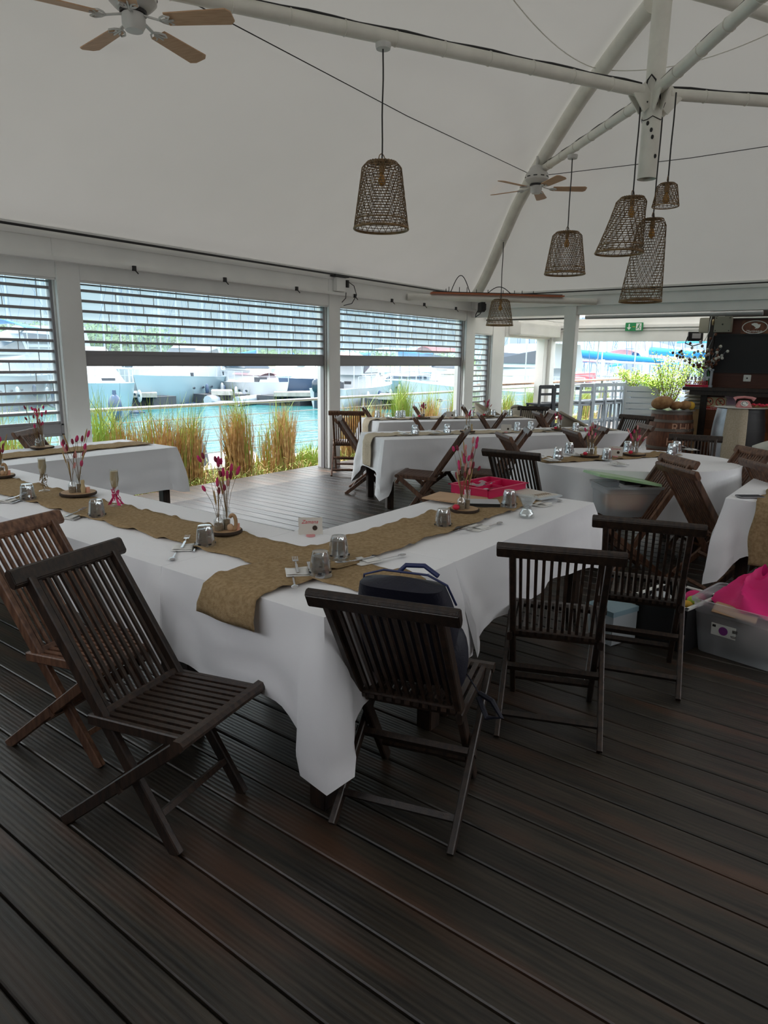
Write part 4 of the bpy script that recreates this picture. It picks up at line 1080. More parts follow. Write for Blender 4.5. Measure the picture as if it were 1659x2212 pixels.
for x, y, w in ((873, 938, 'on the centre table between its first two tumblers'), (940, 936, 'on the centre table left of its flower board'), (1180, 929, 'on the centre table before the red heart board'), (1265, 928, 'on the centre table between its right tumblers'),
                (840, 903, 'on the reedside table near its left end'), (1075, 900, 'at the right of the reedside table'),
                (1190, 995, 'at the left rim of the oval table'), (1335, 1003, 'on the near side of the oval table'), (1245, 984, 'on the far side of the oval table'), (1490, 972, 'at the right rim of the oval table')):
    setting(x, y, RUN+.002, -40+random.uniform(-15, 15), w, far=True)
# ---- name cards
def card(x, y, z, w, h, label, text=None):
    p = fz(x, y, z); t = thing('place_card', label, 'card', (p.x, p.y, z), math.atan2(p.y, p.x)-math.pi/2)
    rnd = random.Random(int(x)); poly = []
    n = 14
    for k in range(n): poly.append((-w/2+w*k/n, rnd.uniform(-.0018, .0018)))
    for k in range(10): poly.append((w/2+rnd.uniform(-.0018, .0018), h*k/10))
    for k in range(n): poly.append((w/2-w*k/n, h+rnd.uniform(-.0018, .0018)))
    for k in range(10): poly.append((-w/2+rnd.uniform(-.0018, .0018), h-h*k/10))
    tilt = Matrix.Translation((0, 0, .008)) @ Matrix.Rotation(R(80), 4, 'X')
    b = MB(); b.T = tilt; b.prism(poly, -.001, .001); b.build('card', M['card'], t)
    b = MB(); b.lathe([(.022, 0), (.022, .007), (.018, .009), (0, .009)], 20); b.build('pink_disc', M['phonepink'], t, smooth=40)
    b = MB(); b.T = tilt @ Matrix.Translation((.022*w/.12, h*.38, .0014)); b.lathe([(.0, 0), (.0125*w/.12, 0), (.0115*w/.12, .002), (0, .002)], 18); b.build('brown_button', M['bark'], t)
    if text:
        vs, fs = textmesh(text, .026*w/.12, .0003, shear=.35); b = MB(); b.T = tilt @ Matrix.Translation((-.004, h*.74, .0014)); b.add(vs, fs); b.build('lettering', M['red'], t)
    return t
card(671, 1158, TOP, .115, .082, 'cream deckle-edged name card reading Zamana at the inner corner', 'Zamana')
card(1093, 934, RUN, .12, .085, 'deckle-edged name card on the long centre table')
card(973, 903, RUN, .13, .085, 'grey-looking name card on the reedside table')
card(1329, 987, RUN, .12, .085, 'deckle-edged name card between the two boards of the oval table', 'Zamana')

# ---- clutter on the right arm
def place(x, y, z): p = fz(x, y, z); return (p.x, p.y, z)
t = thing('cutlery_tray', 'magenta plastic tray full of cutlery on the right arm', 'tray', (3.86, 2.07, RUN), R(-8))
b = MB(); hx, hy, hz = .20, .145, .055
for s in (-1, 1): b.box((s*hx, 0, hz/2), (.006, 2*hy, hz)); b.box((0, s*hy, hz/2), (2*hx, .006, hz))
b.box((0, 0, .003), (2*hx, 2*hy, .006)); b.build('tub', M['traypink'], t, bevel=.002)
b = MB(); b.box((0, .02, .03), (.004, 2*hy-.04, .045)); b.box((-.1, -.02, .03), (.19, .004, .045)); b.box((.1, .04, .03), (.19, .004, .045)); b.build('dividers', M['traypink'], t)
b = MB()
for s in (-1, 1): b.box((s*(hx+.006), 0, hz), (.018, 2*hy+.03, .005)); b.box((0, s*(hy+.006), hz), (2*hx+.03, .018, .005))
b.build('rim', M['traypink'], t)
for k in range(9):
    q = (3.86+random.uniform(-.13, .13), 2.07+random.uniform(-.09, .09), RUN+.010+.005*(k % 6))
    proto(('fork', 'knife', 'spoon')[k % 3], (mk_fork, mk_knife, mk_spoon)[k % 3], q, random.uniform(1.2, 1.9), 'loose steel %s lying in the magenta tray' % ('fork', 'knife', 'spoon')[k % 3], group='loose %s in the magenta tray' % ('forks', 'knives', 'spoons')[k % 3])
b = MB(); b.grid(12, 8, lambda u, v: Vector((-.09+.18*u, -.05+.1*v, .045+.012*math.sin(u*9)*math.cos(v*7)))); o = b.build('plastic_packet', M['bag'], smooth=60); o.location = (3.86, 2.12, RUN); tag(o, 'crumpled clear packet in the magenta tray', 'packet')
t = thing('paper_envelope', 'salmon kraft envelope lying beside the magenta tray', 'envelope', (3.50, 2.10, RUN+.004), R(3))
b = MB(); b.box((0, 0, .002), (.24, .33, .003)); b.box((.01, .005, .0055), (.24, .33, .003), Matrix.Rotation(R(3), 3, 'Z')); b.build('sheets', M['kraft'], t)
b = MB(); b.add([(-.12, .165, .0078), (.12, .165, .0078), (0, .08, .0082)], [(0, 1, 2)]); b.build('flap', M['kraft'], t)
t = thing('book', 'white-covered book lying slanted behind the flower board', 'book', (3.47, 1.90, RUN+.002), R(35))
b = MB(); b.box((0, 0, .010), (.13, .19, .016)); b.build('pages', M['napkin'], t); b = MB(); b.box((0, 0, .001), (.135, .195, .002)); b.box((0, 0, .019), (.135, .195, .002)); b.box((-.067, 0, .010), (.002, .195, .02)); b.build('cover', M['gelcoat'], t)
b = MB(); b.box((-.0685, 0, .010), (.001, .195, .018)); b.build('dark_spine', M['black'], t)
t = thing('white_folder', 'white folder with printed pattern at the far end of the right arm', 'folder', (3.93, 1.80, RUN+.004), R(-14))
b = MB(); b.box((0, 0, .006), (.22, .30, .010)); b.build('board', M['gelcoat'], t, bevel=.002); b = MB(); b.box((0, 0, .0125), (.18, .25, .003)); b.build('cream_sheet', M['card'], t)
b = MB()
for k in range(7): b.tube([(-.06+.02*k, -.1, .015), (-.05+.018*k, -.075, .015), (-.06+.02*k, -.05, .015)], .0012, 4)
b.box((0, -.075, .0145), (.15, .001, .001)); b.build('drawing', M['stem'], t)
t = thing('hourglass_vase', 'clear waisted glass vase at the end of the right arm', 'vase', place(1137, 1117, TOP))
b = MB(); b.lathe([(.0, .002), (.040, .002), (.043, .008), (.038, .025), (.026, .045), (.024, .06), (.030, .078), (.044, .10), (.054, .118)], 32, cap=False)
b.lathe([(.038, .006), (.034, .025), (.023, .045), (.021, .06), (.028, .08), (.052, .118), (.054, .118)], 32, cap=False); b.build('glass_body', M['glass2'], t, smooth=60)
b = MB(); b.lathe([(.0, .078), (.022, .079), (.040, .10), (0, .10)], 24); b.build('white_filling', M['clearplastic'], t, smooth=50)
# ---- right-edge table
t = thing('smartphone', 'dark smartphone lying on the table at the right edge', 'phone', place(1620, 1074, TOP+.002), R(40))
b = MB(); b.box((0, 0, .005), (.078, .16, .008)); b.build('case', M['alu'], t, bevel=.002); b = MB(); b.box((0, 0, .0095), (.072, .152, .001)); b.build('screen', M['tinted'], t)
t = thing('clear_gift_bag', 'crinkled clear plastic bag standing at the right edge', 'bag', (5.05, .47, TOP), R(20))
b = MB()
b.grid(9, 7, lambda u, v: Vector((.12*math.cos(u*6.28)*(1-.75*v)+.02*math.sin(u*12+v*5), .10*math.sin(u*6.28)*(1-.6*v), .005+.22*v+.015*math.sin(u*19)))); b.build('film', M['bag'], t)
b = MB(); b.ell((0, 0, .04), (.05, .05, .035), 12, 8); b.build('pale_sweets', M['palepink'], t, smooth=60)

# ================================================================== BOXES, BAGS
def tub(name, loc, rz, sx, sy, h, label, cat, fill, lid=None, taper=.9):
    t = thing(name, label, cat, loc, rz)
    def sec(s, z, o=0):
        x, y, r = sx/2*s+o, sy/2*s+o, .04; P = []
        for cx, cy_, a0 in ((x-r, y-r, 0), (-x+r, y-r, 90), (-x+r, -y+r, 180), (x-r, -y+r, 270)):
            for k in range(5): a = R(a0+k*22.5); P.append(Vector((cx+r*math.cos(a), cy_+r*math.sin(a), z)))
        return P
    b = MB(); rows = [sec(taper, .002), sec(taper+.01, .02), sec(.97, h*.75), sec(.975, h*.77, .006), sec(1, h-.02), sec(1, h-.018, .012), sec(1, h, .014), sec(1, h, .0)]
    n = 20; vs = [p for r_ in rows for p in r_]; fs = [(a*n+i, a*n+(i+1) % n, (a+1)*n+(i+1) % n, (a+1)*n+i) for a in range(len(rows)-1) for i in range(n)]+[tuple(range(n))]
    b.add(vs, fs); b.build('clear_tub', M['clearplastic'], t, smooth=40)
    b = MB(); rnd = random.Random(5)
    b.grid(24, 12, lambda u, v: Vector(((sx/2*.80)*math.cos(u*6.283)*(math.sin(v*3.14159)**.35 if 0 < v < 1 else 0), (sy/2*.80)*math.sin(u*6.283)*(math.sin(v*3.14159)**.35 if 0 < v < 1 else 0), .01+h*.74*v+.015*nz(u*9, v*6))), closeu=True)
    b.build('contents', M[fill], t, smooth=60)
    return t, sec
t, sec = tub('storage_box', (5.27, 1.63, .453), R(-48), .46, .34, .235, 'clear storage box with tilted green lid on a folding chair', 'box', 'fill')
b = MB(); P = sec(1, 0, .022); P2 = sec(1, .018, .018); n = 20
mt = Matrix.Translation((-.04, .03, .262)) @ Matrix.Rotation(R(9), 4, 'Y') @ Matrix.Rotation(R(-3), 4, 'X')
b.T = mt; b.add(P+P2+sec(.9, .022), [(i, (i+1) % n, n+(i+1) % n, n+i) for i in range(n)]+[(n+i, n+(i+1) % n, 2*n+(i+1) % n, 2*n+i) for i in range(n)]+[tuple(range(n))[::-1], tuple(range(2*n, 3*n))]); b.build('green_lid', M['green_lid'], t)
b = MB(); b.box((.06, .02, .236), (.20, .10, .02)); b.build('black_object', M['black'], t, bevel=.004)
# big box at the right edge
t, sec = tub('storage_box', (4.12, .50, .002), R(-10), .40, .56, .31, 'large clear storage box with a white label on the floor at the right edge', 'box', 'fillgrey', taper=.86)
b = MB(); b.box((-.19, .10, .16), (.002, .13, .07), Matrix.Rotation(R(-6), 3, 'Y')); o = b.build('white_label', M['signwhite'], t)
b = MB(); b.T = Matrix.Translation((-.1925, .10, .16)); b.lathe([(0, 0), (.024, 0), (.024, .001), (0, .001)], 20, mt=Matrix.Rotation(R(-90), 3, 'Y')); b.build('purple_disc', M['purple'], o)
b = MB()
for k in range(9): b.box((-.1935, .052-.003*k, .172), (.001, .0014, .018))
b.box((-.1935, .045, .145), (.001, .03, .003)); b.box((-.1935, .045, .138), (.001, .025, .003)); b.box((-.1935, .15, .18), (.001, .018, .014)); b.build('barcode', M['black'], o)
b = MB()
def pb_(u, v):
    a = u*6.283; r = 1-v*.75; 
    return Vector((.16*math.cos(a)*r*(1+.18*math.sin(3*a+4*v))+.03*v, .27*math.sin(a)*r*(1+.15*math.cos(4*a+5*v)), .22+.24*(v**.7)+.03*math.sin(a*5+v*7)+.03*nz(u*7, v*5)))
b.grid(46, 16, pb_, closeu=True); o = b.build('fabric_bag', M['pinkbag'], smooth=35); o.location = (4.15, .44, .03); tag(o, 'crumpled hot pink fabric bag on top of the large storage box', 'bag')
b = MB(); b.grid(12, 12, lambda u, v: Vector((-.13+.24*u, -.02+.22*v, .25+.02*math.sin(u*4)+.02*v))); o = b.build('cardboard_piece', M['kraft'], smooth=60, solid=.006); o.location = (4.06, .5, .0); tag(o, 'brown cardboard piece sticking up inside the large storage box', 'cardboard')
# black tote with craft things, left of the big box
t = thing('tote_bag', 'black open tote bag full of craft things under the near chairs', 'bag', (4.10, .92, .002), R(-14))
b = MB()
for s in (-1, 1): b.box((s*.18, 0, .13), (.012, .30, .26)); b.box((0, s*.15, .13), (.36, .012, .26))
b.box((0, 0, .006), (.36, .30, .012)); b.build('black_body', M['black'], t)
b = MB()
for s in (-1, 1): b.box((s*.185, 0, .262), (.02, .33, .012)); b.box((0, s*.155, .262), (.39, .02, .012))
b.build('white_rim', M['signwhite'], t)
for nm, c, r_, m_ in (('yellow_ball', (-.06, -.09, .24), .035, 'bread2'), ('green_ball', (-.01, -.10, .26), .035, 'bush'), ('pink_cloth', (.09, -.06, .24), .06, 'pinkbag'), ('white_packet', (-.05, .07, .22), .07, 'gelcoat')):
    b = MB(); b.ell(c, (r_, r_, r_*.8), 14, 10); b.build(nm, M[m_], t, smooth=60)
t = thing('plastic_crate', 'pale blue and white package on the floor behind the right near chair', 'box', (3.86, 1.22, .002), R(-20))
b = MB(); b.box((0, 0, .10), (.22, .20, .20)); b.build('carton', M['gelcoat'], t, bevel=.004); b = MB(); b.box((0, 0, .19), (.225, .205, .03)); b.build('blue_band', M['gelblue'], t)
b = MB(); b.box((0, 0, .004), (.20, .14, .006)); o = b.build('paper_sheet', M['palepink'], bevel=.001); o.location = fz(1400, 1345, .003); o.rotation_euler = (0, 0, R(20)); tag(o, 'pale pink and white sheet lying on the deck under a chair', 'paper')
# backpack on the third chair
bx = Vector((1.545, 1.185))+Vector((math.cos(R(17)), math.sin(R(17))))*.34
t = thing('backpack', 'navy backpack with blue piping propped on the near chair', 'backpack', (bx.x, bx.y, .452), R(17-90))
def bag_sec(u, v):
    a = u*6.283; c_, s_ = math.cos(a), math.sin(a); se = lambda q, e_: math.copysign(abs(q)**e_, q)
    w = .175*(1-.20*v**4)*(.9+.1*math.sin(v*3)); dpt = .10*(1-.35*v**2)*(1 if 0 < v < 1 else .0)
    if v in (0, 1): w = .0
    return Vector((se(c_, .6)*w+.02*v, se(s_, .6)*dpt+.09-.27*v, .47*v))
b = MB(); b.grid(32, 16, bag_sec, closeu=True); b.build('main_body', M['navy'], t, smooth=60)
b = MB(); b.tube([(-.15, -.08, .36), (-.13, -.12, .44), (-.05, -.15, .474), (.10, -.15, .474), (.16, -.13, .44), (.18, -.08, .36)], .004, 6); b.build('piping', M['bluepipe'], t)
b = MB(); b.tube([(.0, -.14, .470), (.02, -.13, .492), (.08, -.12, .494), (.13, -.13, .468)], .008, 8); b.build('top_handle', M['bluepipe'], t, smooth=50)
b = MB(); b.bar((.15, .08, .10), (.25, .02, .01), .03, .004, up=(1, 0, 0)); b.tube([(.25, .02, .01), (.30, .0, .0), (.34, -.03, -.04), (.29, -.03, -.05), (.25, .01, .0)], .010, 6); b.build('loose_strap', M['navy'], t)
b = MB(); b.bar((-.08, -.15, .42), (-.10, -.04, .12), .05, .012, up=(0, 1, 0)); b.bar((.08, -.15, .42), (.10, -.04, .12), .05, .012, up=(0, 1, 0)); b.build('shoulder_straps', M['navy'], t)
b = MB(); b.ell((.16, -.02, .14), (.055, .07, .13), 14, 10); b.build('side_pocket', M['navy'], t, smooth=60)
# ================================================================== OUTSIDE
WZ = -1.0
mb = MB(); mb.b2((-400, 8.62, WZ-.05), (600, 900, WZ)); struct(mb.build('trim_20', M['water']))
mb = MB(); mb.b2((-12, 7.03, -.9), (24, 8.3, -.24)); struct(mb.build('trim_21', M['soil']))
mb = MB(); mb.b2((-12, 8.3, -1.4), (24, 8.62, -.08)); struct(mb.build('trim_22', M['concrete'], bevel=.01))
mb = MB(); mb.b2((26.6, -40, -1.4), (60, 6.9, -.06)); mb.b2((-30, -40, -.4), (26.5, -4.8, -.2)); mb.b2((-30, -4.8, -.4), (-2.5, 8.6, -.2)); struct(mb.build('trim_23', M['concrete']))
# guard rail along the planting
rl = [Vector((2.2, 8.5, .90)), Vector((5.0, 8.42, .885)), Vector((8.0, 8.32, .885)), Vector((12.8, 8.22, .885)), Vector((17, 8.3, .885)), Vector((24, 8.3, .885))]
t = thing('guard_rail', 'metal handrail with wire lines in front of the harbour water', 'railing', (8, 8.4, -.08))
off = Vector((8, 8.4, -.08))
b = MB(); b.tube([p-off for p in rl], .026, 10); b.build('handrail', M['alu_light'], t, smooth=50)
b = MB()
for k, z in enumerate((.70, .52, .34, .16)): b.tube([Vector((p.x, p.y, z))-off for p in rl], .008, 5)
b.build('wire_lines', M['alu_light'], t)
for X in (3.4, 6.9, 10.4, 13.9, 17.4, 20.9):
    b = MB(); b.tube([Vector((X, 8.38, -.1))-off, Vector((X, 8.36, .88))-off], .018, 8); b.build('rail_post', M['alu_light'], t)
# tied clumps of reeds
def clump(px, w, h, label, n=330, green=.35, gh=.35, Y=7.75, lean=0., X=None):
    X = fy(px, 950, Y).x if X is None else X; rnd = random.Random(int(px)+3)
    green *= .6 if green < .5 else 1
    w *= 1.45; n = int(n*1.5); gh *= 1.1
    t = thing('reed_clump', label, 'reeds', (X, Y, -.24))
    d, g = MB(), MB()
    for k in range(n):
        a = rnd.uniform(0, 6.28); r = rnd.random()**.6; tie = w*.42; bx_, by_ = w*.5*r*math.cos(a), .17*r*math.sin(a)
        H = h*rnd.uniform(.55, 1.0); gr = rnd.random() < green
        if gr: H = h*rnd.uniform(.8, 1.0)+gh*rnd.random()
        tx = bx_*rnd.uniform(.6, 1.5)+rnd.uniform(-.10, .10)+lean; ty = by_+rnd.uniform(-.12, .12)
        P = [Vector((bx_*.75, by_*.75, 0)), Vector((bx_*.85+lean*.2, by_, H*.35)), Vector((bx_+(tx-bx_)*.45, by_+(ty-by_)*.4, H*.7)), Vector((tx, ty, H))]
        if gr and rnd.random() < .5: P[3] += Vector((rnd.uniform(-.35, .35), rnd.uniform(-.15, .15), rnd.uniform(-.2, .05)))
        ww = rnd.uniform(.0035, .0075); s = Vector((math.cos(a+1.3), math.sin(a+1.3)*.5, 0)).normalized()
        vs = []
        for q, f in zip(P, (1, 1, .8, .1)): vs += [q-s*ww*f, q+s*ww*f]
        (g if gr else d).add(vs, [(0, 1, 3, 2), (2, 3, 5, 4), (4, 5, 7, 6)])
    for k in range(int(n*.35)):      # short arching grass at the foot
        a = rnd.uniform(0, 6.28); L = rnd.uniform(.15, .42); x0, y0 = rnd.uniform(-w*.7, w*.7), rnd.uniform(-.25, .12); ux, uy = math.cos(a), math.sin(a)
        P = [Vector((x0, y0, 0)), Vector((x0+ux*L*.3, y0+uy*L*.3, L*.6)), Vector((x0+ux*L*.8, y0+uy*L*.6, L*.5))]; s = Vector((-uy, ux, 0))*.004
        (g if k % 2 else d).add([P[0]-s, P[0]+s, P[1]-s, P[1]+s, P[2]], [(0, 1, 3, 2), (2, 3, 4)])
    tag(d.build('dry_stems', M['drygrass'], t), kind='stuff'); tag(g.build('green_blades', M['leafgreen'], t), kind='stuff'); return t
clump(20, .8, 1.15, 'green and tan reed clump behind the far left lowered shutter', 260, .5)
clump(215, .45, 1.08, 'green reed clump just right of the first white post', 240, .6, .45)
clump(265, .40, 1.12, 'brown reed clump leaning left above the far left table', 300, .2, .3, lean=-.05)
clump(345, .50, 1.12, 'wide tan reed clump above the far left table', 420, .15, .35)
clump(405, .35, 1.10, 'brown and green reed clump left of the dark dinghy cover', 320, .3, .35, lean=.03)
clump(520, .38, 1.16, 'tall brown reed clump standing right of the dark dinghy cover', 420, .22, .4, lean=-.12)
clump(612, .30, 1.14, 'slim tied reed clump in the middle of the open bay', 320, .2, .25, lean=.02)
clump(577, .30, .9, 'sparse thin reeds between the two brown clumps', 70, .3, .3)
clump(665, .45, .40, 'low green weeds at the foot of the second white post', 120, .9, .15)
clump(765, .60, 1.10, 'dense tan reed clump right of the second white post', 480, .12, .25)
clump(815, .35, 1.08, 'tan reed clump behind the first reedside chair', 300, .15, .25)
clump(868, .40, 1.15, 'bright green reed clump in the middle of the second bay', 340, .8, .45)
clump(925, .55, 1.10, 'broad tan reed clump behind the reedside table', 460, .25, .45)
clump(985, .40, 1.12, 'green-topped reed clump beside the third post', 340, .4, .5)
clump(1052, .50, 1.05, 'reed clump seen through the narrow shutter', 260, .6, .3)
for X, g_, l in ((13.0, .3, 'dark brown reed clump below the green bottle'), (13.6, .8, 'loose green reeds in the small opening, left'), (14.3, .8, 'loose green reeds in the small opening, right'), (15.2, .5, 'tan and green reeds behind the grey bar chairs'), (16.5, .8, 'green reeds left of the free-standing post gap'), (17.6, .6, 'green reeds behind the first grey bar stools'), (18.9, .7, 'green reeds under the middle of the harbour counter'), (20.3, .6, 'green reeds under the right part of the counter'), (21.8, .5, 'tall green reeds at the end of the harbour counter')):
    clump(X*10, .5, 1.0, l, 240, g_, .35, X=X)

# ---- boats
def hull(L, B, fb_, draft=.35, n=15, bow=1.0, fine=.55):
    """x forward, waterline z=0"""
    b = MB(); rows = []
    for i in range(n):
        u = i/(n-1); x = -L/2+L*u; 
        w = B/2*(1-max(0, (u-fine)/(1-fine))**2.2)*(.86+.14*min(1, u*4)); w = max(w, .015)
        sh = fb_*(1+.28*bow*max(0, u-.3)**1.5); rk = .22*L*.3*max(0, u-.75)/.25
        row = []
        for (f, zf, xx) in ((0, -draft, 0), (.55, -draft*.7, 0), (.82, 0, .2), (.94, sh*.5, .6), (1.0, sh*.93, 1), (1.03, sh, 1), (.97, sh, 1)):
            wf = w*f if u < .98 else w*f*.6
            row.append(Vector((x+rk*xx, wf, zf)))
        rows.append(row)
    m_ = 7; vs = []
    for r_ in rows:
        vs += r_ + [Vector((p.x, -p.y, p.z)) for p in r_]
    fs = []
    for i in range(n-1):
        a, c_ = i*14, (i+1)*14
        for k in range(6):
            fs.append((a+k, c_+k, c_+k+1, a+k+1)); fs.append((a+7+k, a+7+k+1, c_+7+k+1, c_+7+k))
        fs.append((a+6, c_+6, c_+13, a+13))
    fs.append((0, 1, 2, 3, 4, 5, 6, 13, 12, 11, 10, 9, 8, 7)); o = (n-1)*14; fs.append(tuple(o+k for k in (7, 8, 9, 10, 11, 12, 13, 6, 5, 4, 3, 2, 1, 0)))
    b.add(vs, fs); return b
def cabin(L0, L1, w, z0, z1, slope=.5, fs_=.8):
    b = MB(); h = z1-z0
    v = [(L0, -w/2, z0), (L1, -w/2*fs_, z0), (L1, w/2*fs_, z0), (L0, w/2, z0), (L0+h*.15, -w/2*.88, z1), (L1-h*slope*1.8, -w/2*.7*fs_, z1), (L1-h*slope*1.8, w/2*.7*fs_, z1), (L0+h*.15, w/2*.88, z1)]
    b.add(v, [(0, 1, 5, 4), (1, 2, 6, 5), (2, 3, 7, 6), (3, 0, 4, 7), (4, 5, 6, 7), (3, 2, 1, 0)]); return b
rnd_b = random.Random(99)
def boat(px, dist, head, L, label, kind='motor', hullm='gelcoat', canvas=None, mast=0., cover=None, biminis=None):
    """px: photo column; dist: metres from the camera on the water; head: heading relative to the line of sight, 180 = bow at us"""
    d = ray(px, 800); d.z = 0; d.normalize(); p = Vector((d.x*dist, d.y*dist, WZ)); base = math.degrees(math.atan2(d.y, d.x))
    t = thing('sailing_yacht' if mast else 'motor_boat', label, 'boat', p, R(base+head))
    B = L*.31; F = L*.125 if kind == 'motor' else L*.10
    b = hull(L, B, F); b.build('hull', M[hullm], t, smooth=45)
    b = MB(); b.b2((-L*.4, -B*.515, -.05), (L*.30, B*.515, .06)); b.build('boot_stripe', M['navyhull'], t)
    b = MB()
    for k in range(7): b.box((L*rnd_b.uniform(-.42, .3), B*rnd_b.uniform(-.35, .35), F*1.12), (rnd_b.uniform(.2, .8), rnd_b.uniform(.2, .6), rnd_b.uniform(.15, .5)))
    b.build('deck_gear', M['stooldark'], t)
    z0 = F*1.0
    if kind == 'motor':
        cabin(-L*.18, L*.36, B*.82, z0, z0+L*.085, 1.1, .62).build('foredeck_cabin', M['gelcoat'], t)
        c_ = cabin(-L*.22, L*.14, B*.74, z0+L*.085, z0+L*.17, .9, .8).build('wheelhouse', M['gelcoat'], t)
        cabin(-L*.18, L*.125, B*.75, z0+L*.10, z0+L*.15, .9, .82).build('wheelhouse_windows', M['tinted'], c_)
    else:
        c_ = cabin(-L*.14, L*.26, B*.60, z0, z0+L*.05, 1.6, .6).build('coachroof', M['gelcoat'], t)
        cabin(-L*.10, L*.19, B*.61, z0+L*.018, z0+L*.035, 1.0, .66).build('side_windows', M['tinted'], c_)
    b = MB(); N = 9
    for s in (-1, 1):
        P = []
        for k in range(N):
            u = .15+.85*k/(N-1); x = -L/2+L*u; w = B/2*(1-max(0, (u-.55)/.45)**2.2)*.98; zz = F*(1+.28*max(0, u-.3)**1.5); x += .22*L*.3*max(0, u-.75)/.25
            b.tube([(x, s*w, zz), (x, s*w, zz+.62)], .02, 4); P.append((x, s*w, zz+.62))
        b.tube(P, .02, 4); b.tube([(q[0], q[1], q[2]-.3) for q in P], .012, 4)
    b.build('guard_rails', M['mast'], t)
    rnd = random.Random(int(px)); 
    for k in range(3):
        x = -L*.25+k*L*.2
        for s in (-1, 1):
            b = MB(); b.ell((x, s*(B*.53+.09), F*.55), (.11, .11, .30), 10, 8); b.build('fender', M['navyhull'] if (k+int(px)) % 2 else M['gelcoat'], t, smooth=60)
    for s in (-1, 1):
        for k in range(3): b = MB(); b.ell((L*(.05+.10*k), s*B*.505*(1-.03*k), F*.62), (.18, .03, .07), 10, 6); b.build('porthole', M['tinted'], t)
    if canvas:
        b = MB(); b.grid(10, 8, lambda u, v: Vector((-L*.12-L*.28*u, B*.46*(2*v-1), z0+L*.20+L*.03*math.sin(math.pi*v)*(1-.3*u)-.10*abs(2*v-1)**3))); b.build('canopy', M[canvas], t, smooth=60, solid=.03)
        b = MB()
        for x in (-.12, -.26, -.40):
            for s in (-1, 1): b.tube([(L*x, s*B*.46, F), (L*x, s*B*.46, z0+L*.195)], .025, 5)
        b.build('canopy_frame', M['mast'], t)
    if cover:
        b = MB(); b.grid(10, 8, lambda u, v: Vector((-L*.05+L*.35*u, B*.36*(2*v-1)*(1-.4*u), z0+L*.055+L*.04*math.sin(math.pi*v)*(1-.6*u)))); b.build('deck_cover', M[cover], t, smooth=60)
    if mast:
        b = MB(); b.tube([(L*.08, 0, F), (L*.08, 0, F+mast)], .085, 8)
        for z in (.42, .72): b.tube([(L*.08, -B*.33, F+mast*z), (L*.08, B*.33, F+mast*z)], .03, 5)
        b.build('mast', M['mast'], t)
        b = MB()
        for q in ((L*.5+.22*L*.25, 0), (-L*.48, 0), (L*.06, B*.48), (L*.06, -B*.48), (-L*.02, B*.46), (-L*.02, -B*.46)): b.tube([(q[0], q[1], F), (L*.08, 0, F+mast*.98)], .018, 4)
        b.build('rigging', M['mastblue'], t)
        b = MB(); b.tube([(L*.07, 0, F+1.6), (-L*.36, 0, F+1.45)], .06, 6); b.build('boom', M['mast'], t)
        b = MB(); b.tube([(L*.07, 0, F+1.95), (-L*.1, 0, F+1.8), (-L*.35, 0, F+1.6)], [.20, .17, .10], 8); b.build('sail_cover', M['bluecanvas'] if (int(px) % 3) else M['gelcoat'], t, smooth=60)
    return t
BO = [
 (200, 36, 190, 10, 'white catamaran bow close beside the first white post, over the water', 'motor', 'gelblue', None, 0, None),
 (298, 50, 20, 8, 'white motor cruiser behind the concrete pontoon, left bay', 'motor', 'gelcoat', None, 0, None),
 (405, 43, 155, 11, 'pale blue motor cruiser with guard rails, bow to the right', 'motor', 'gelblue', None, 0, None),
 (540, 43, -155, 8.6, 'white boat with a faded pink deck cover', 'motor', 'gelcoat', None, 0, 'pinkcanvas'),
 (628, 54, 165, 9, 'white cabin boat moored behind the right pontoon', 'motor', 'gelcoat', None, 0, None),
 (712, 44, 150, 10, 'dark-hulled boat partly hidden by the second white post', 'motor', 'navyhull', None, 0, None),
 (778, 40, -25, 8, 'white boat with two outboard engines, stern towards us', 'motor', 'gelcoat', 'pinkcanvas', 0, None),
 (880, 50, 118, 10.5, 'long pale blue sailing yacht seen broadside with a red canopy', 'sail', 'gelblue', 'redcanvas', 15, None),
 (985, 48, -150, 9, 'boat with tan deck cover at the right of the second bay', 'motor', 'gelblue', None, 0, 'tancanvas'),
 (60, 45, 120, 14, 'big white cruiser behind the far left lowered shutter', 'motor', 'gelcoat', None, 0, None),
 (-40, 38, 160, 12, 'white boat at the far left edge behind the shutter', 'motor', 'gelcoat', 'bluecanvas', 0, None),
 (1115, 30, 60, 11, 'white motor yacht with tan canopy in the small opening', 'motor', 'gelcoat', 'tancanvas', 0, 'tancanvas'),
 (1160, 44, 120, 10, 'sailing yacht with blue cover right in the small opening', 'sail', 'gelcoat', None, 13, None),
 (1212, 52, 80, 10, 'yacht with blue-covered boom beside the free-standing post', 'sail', 'gelcoat', 'bluecanvas', 14, None),
 (1262, 36, 95, 10.5, 'yacht with a large bright blue covered boom and red things on deck', 'sail', 'gelcoat', None, 14, 'redcanvas'),
 (1318, 42, 150, 10, 'white yacht with faded canopy in the middle of the harbour view', 'sail', 'gelcoat', 'pinkcanvas', 14, None),
 (1372, 46, 175, 11, 'white yacht stern with grey dinghy lashed upright', 'sail', 'gelcoat', None, 15, None),
 (1435, 38, 60, 12, 'white yacht with bright blue cockpit tent behind the lime bush', 'sail', 'gelcoat', 'bluecanvas', 14, None),
 (1500, 50, 90, 11, 'yacht with blue sail cover behind the dried branches', 'sail', 'gelcoat', 'bluecanvas', 13, None),
]
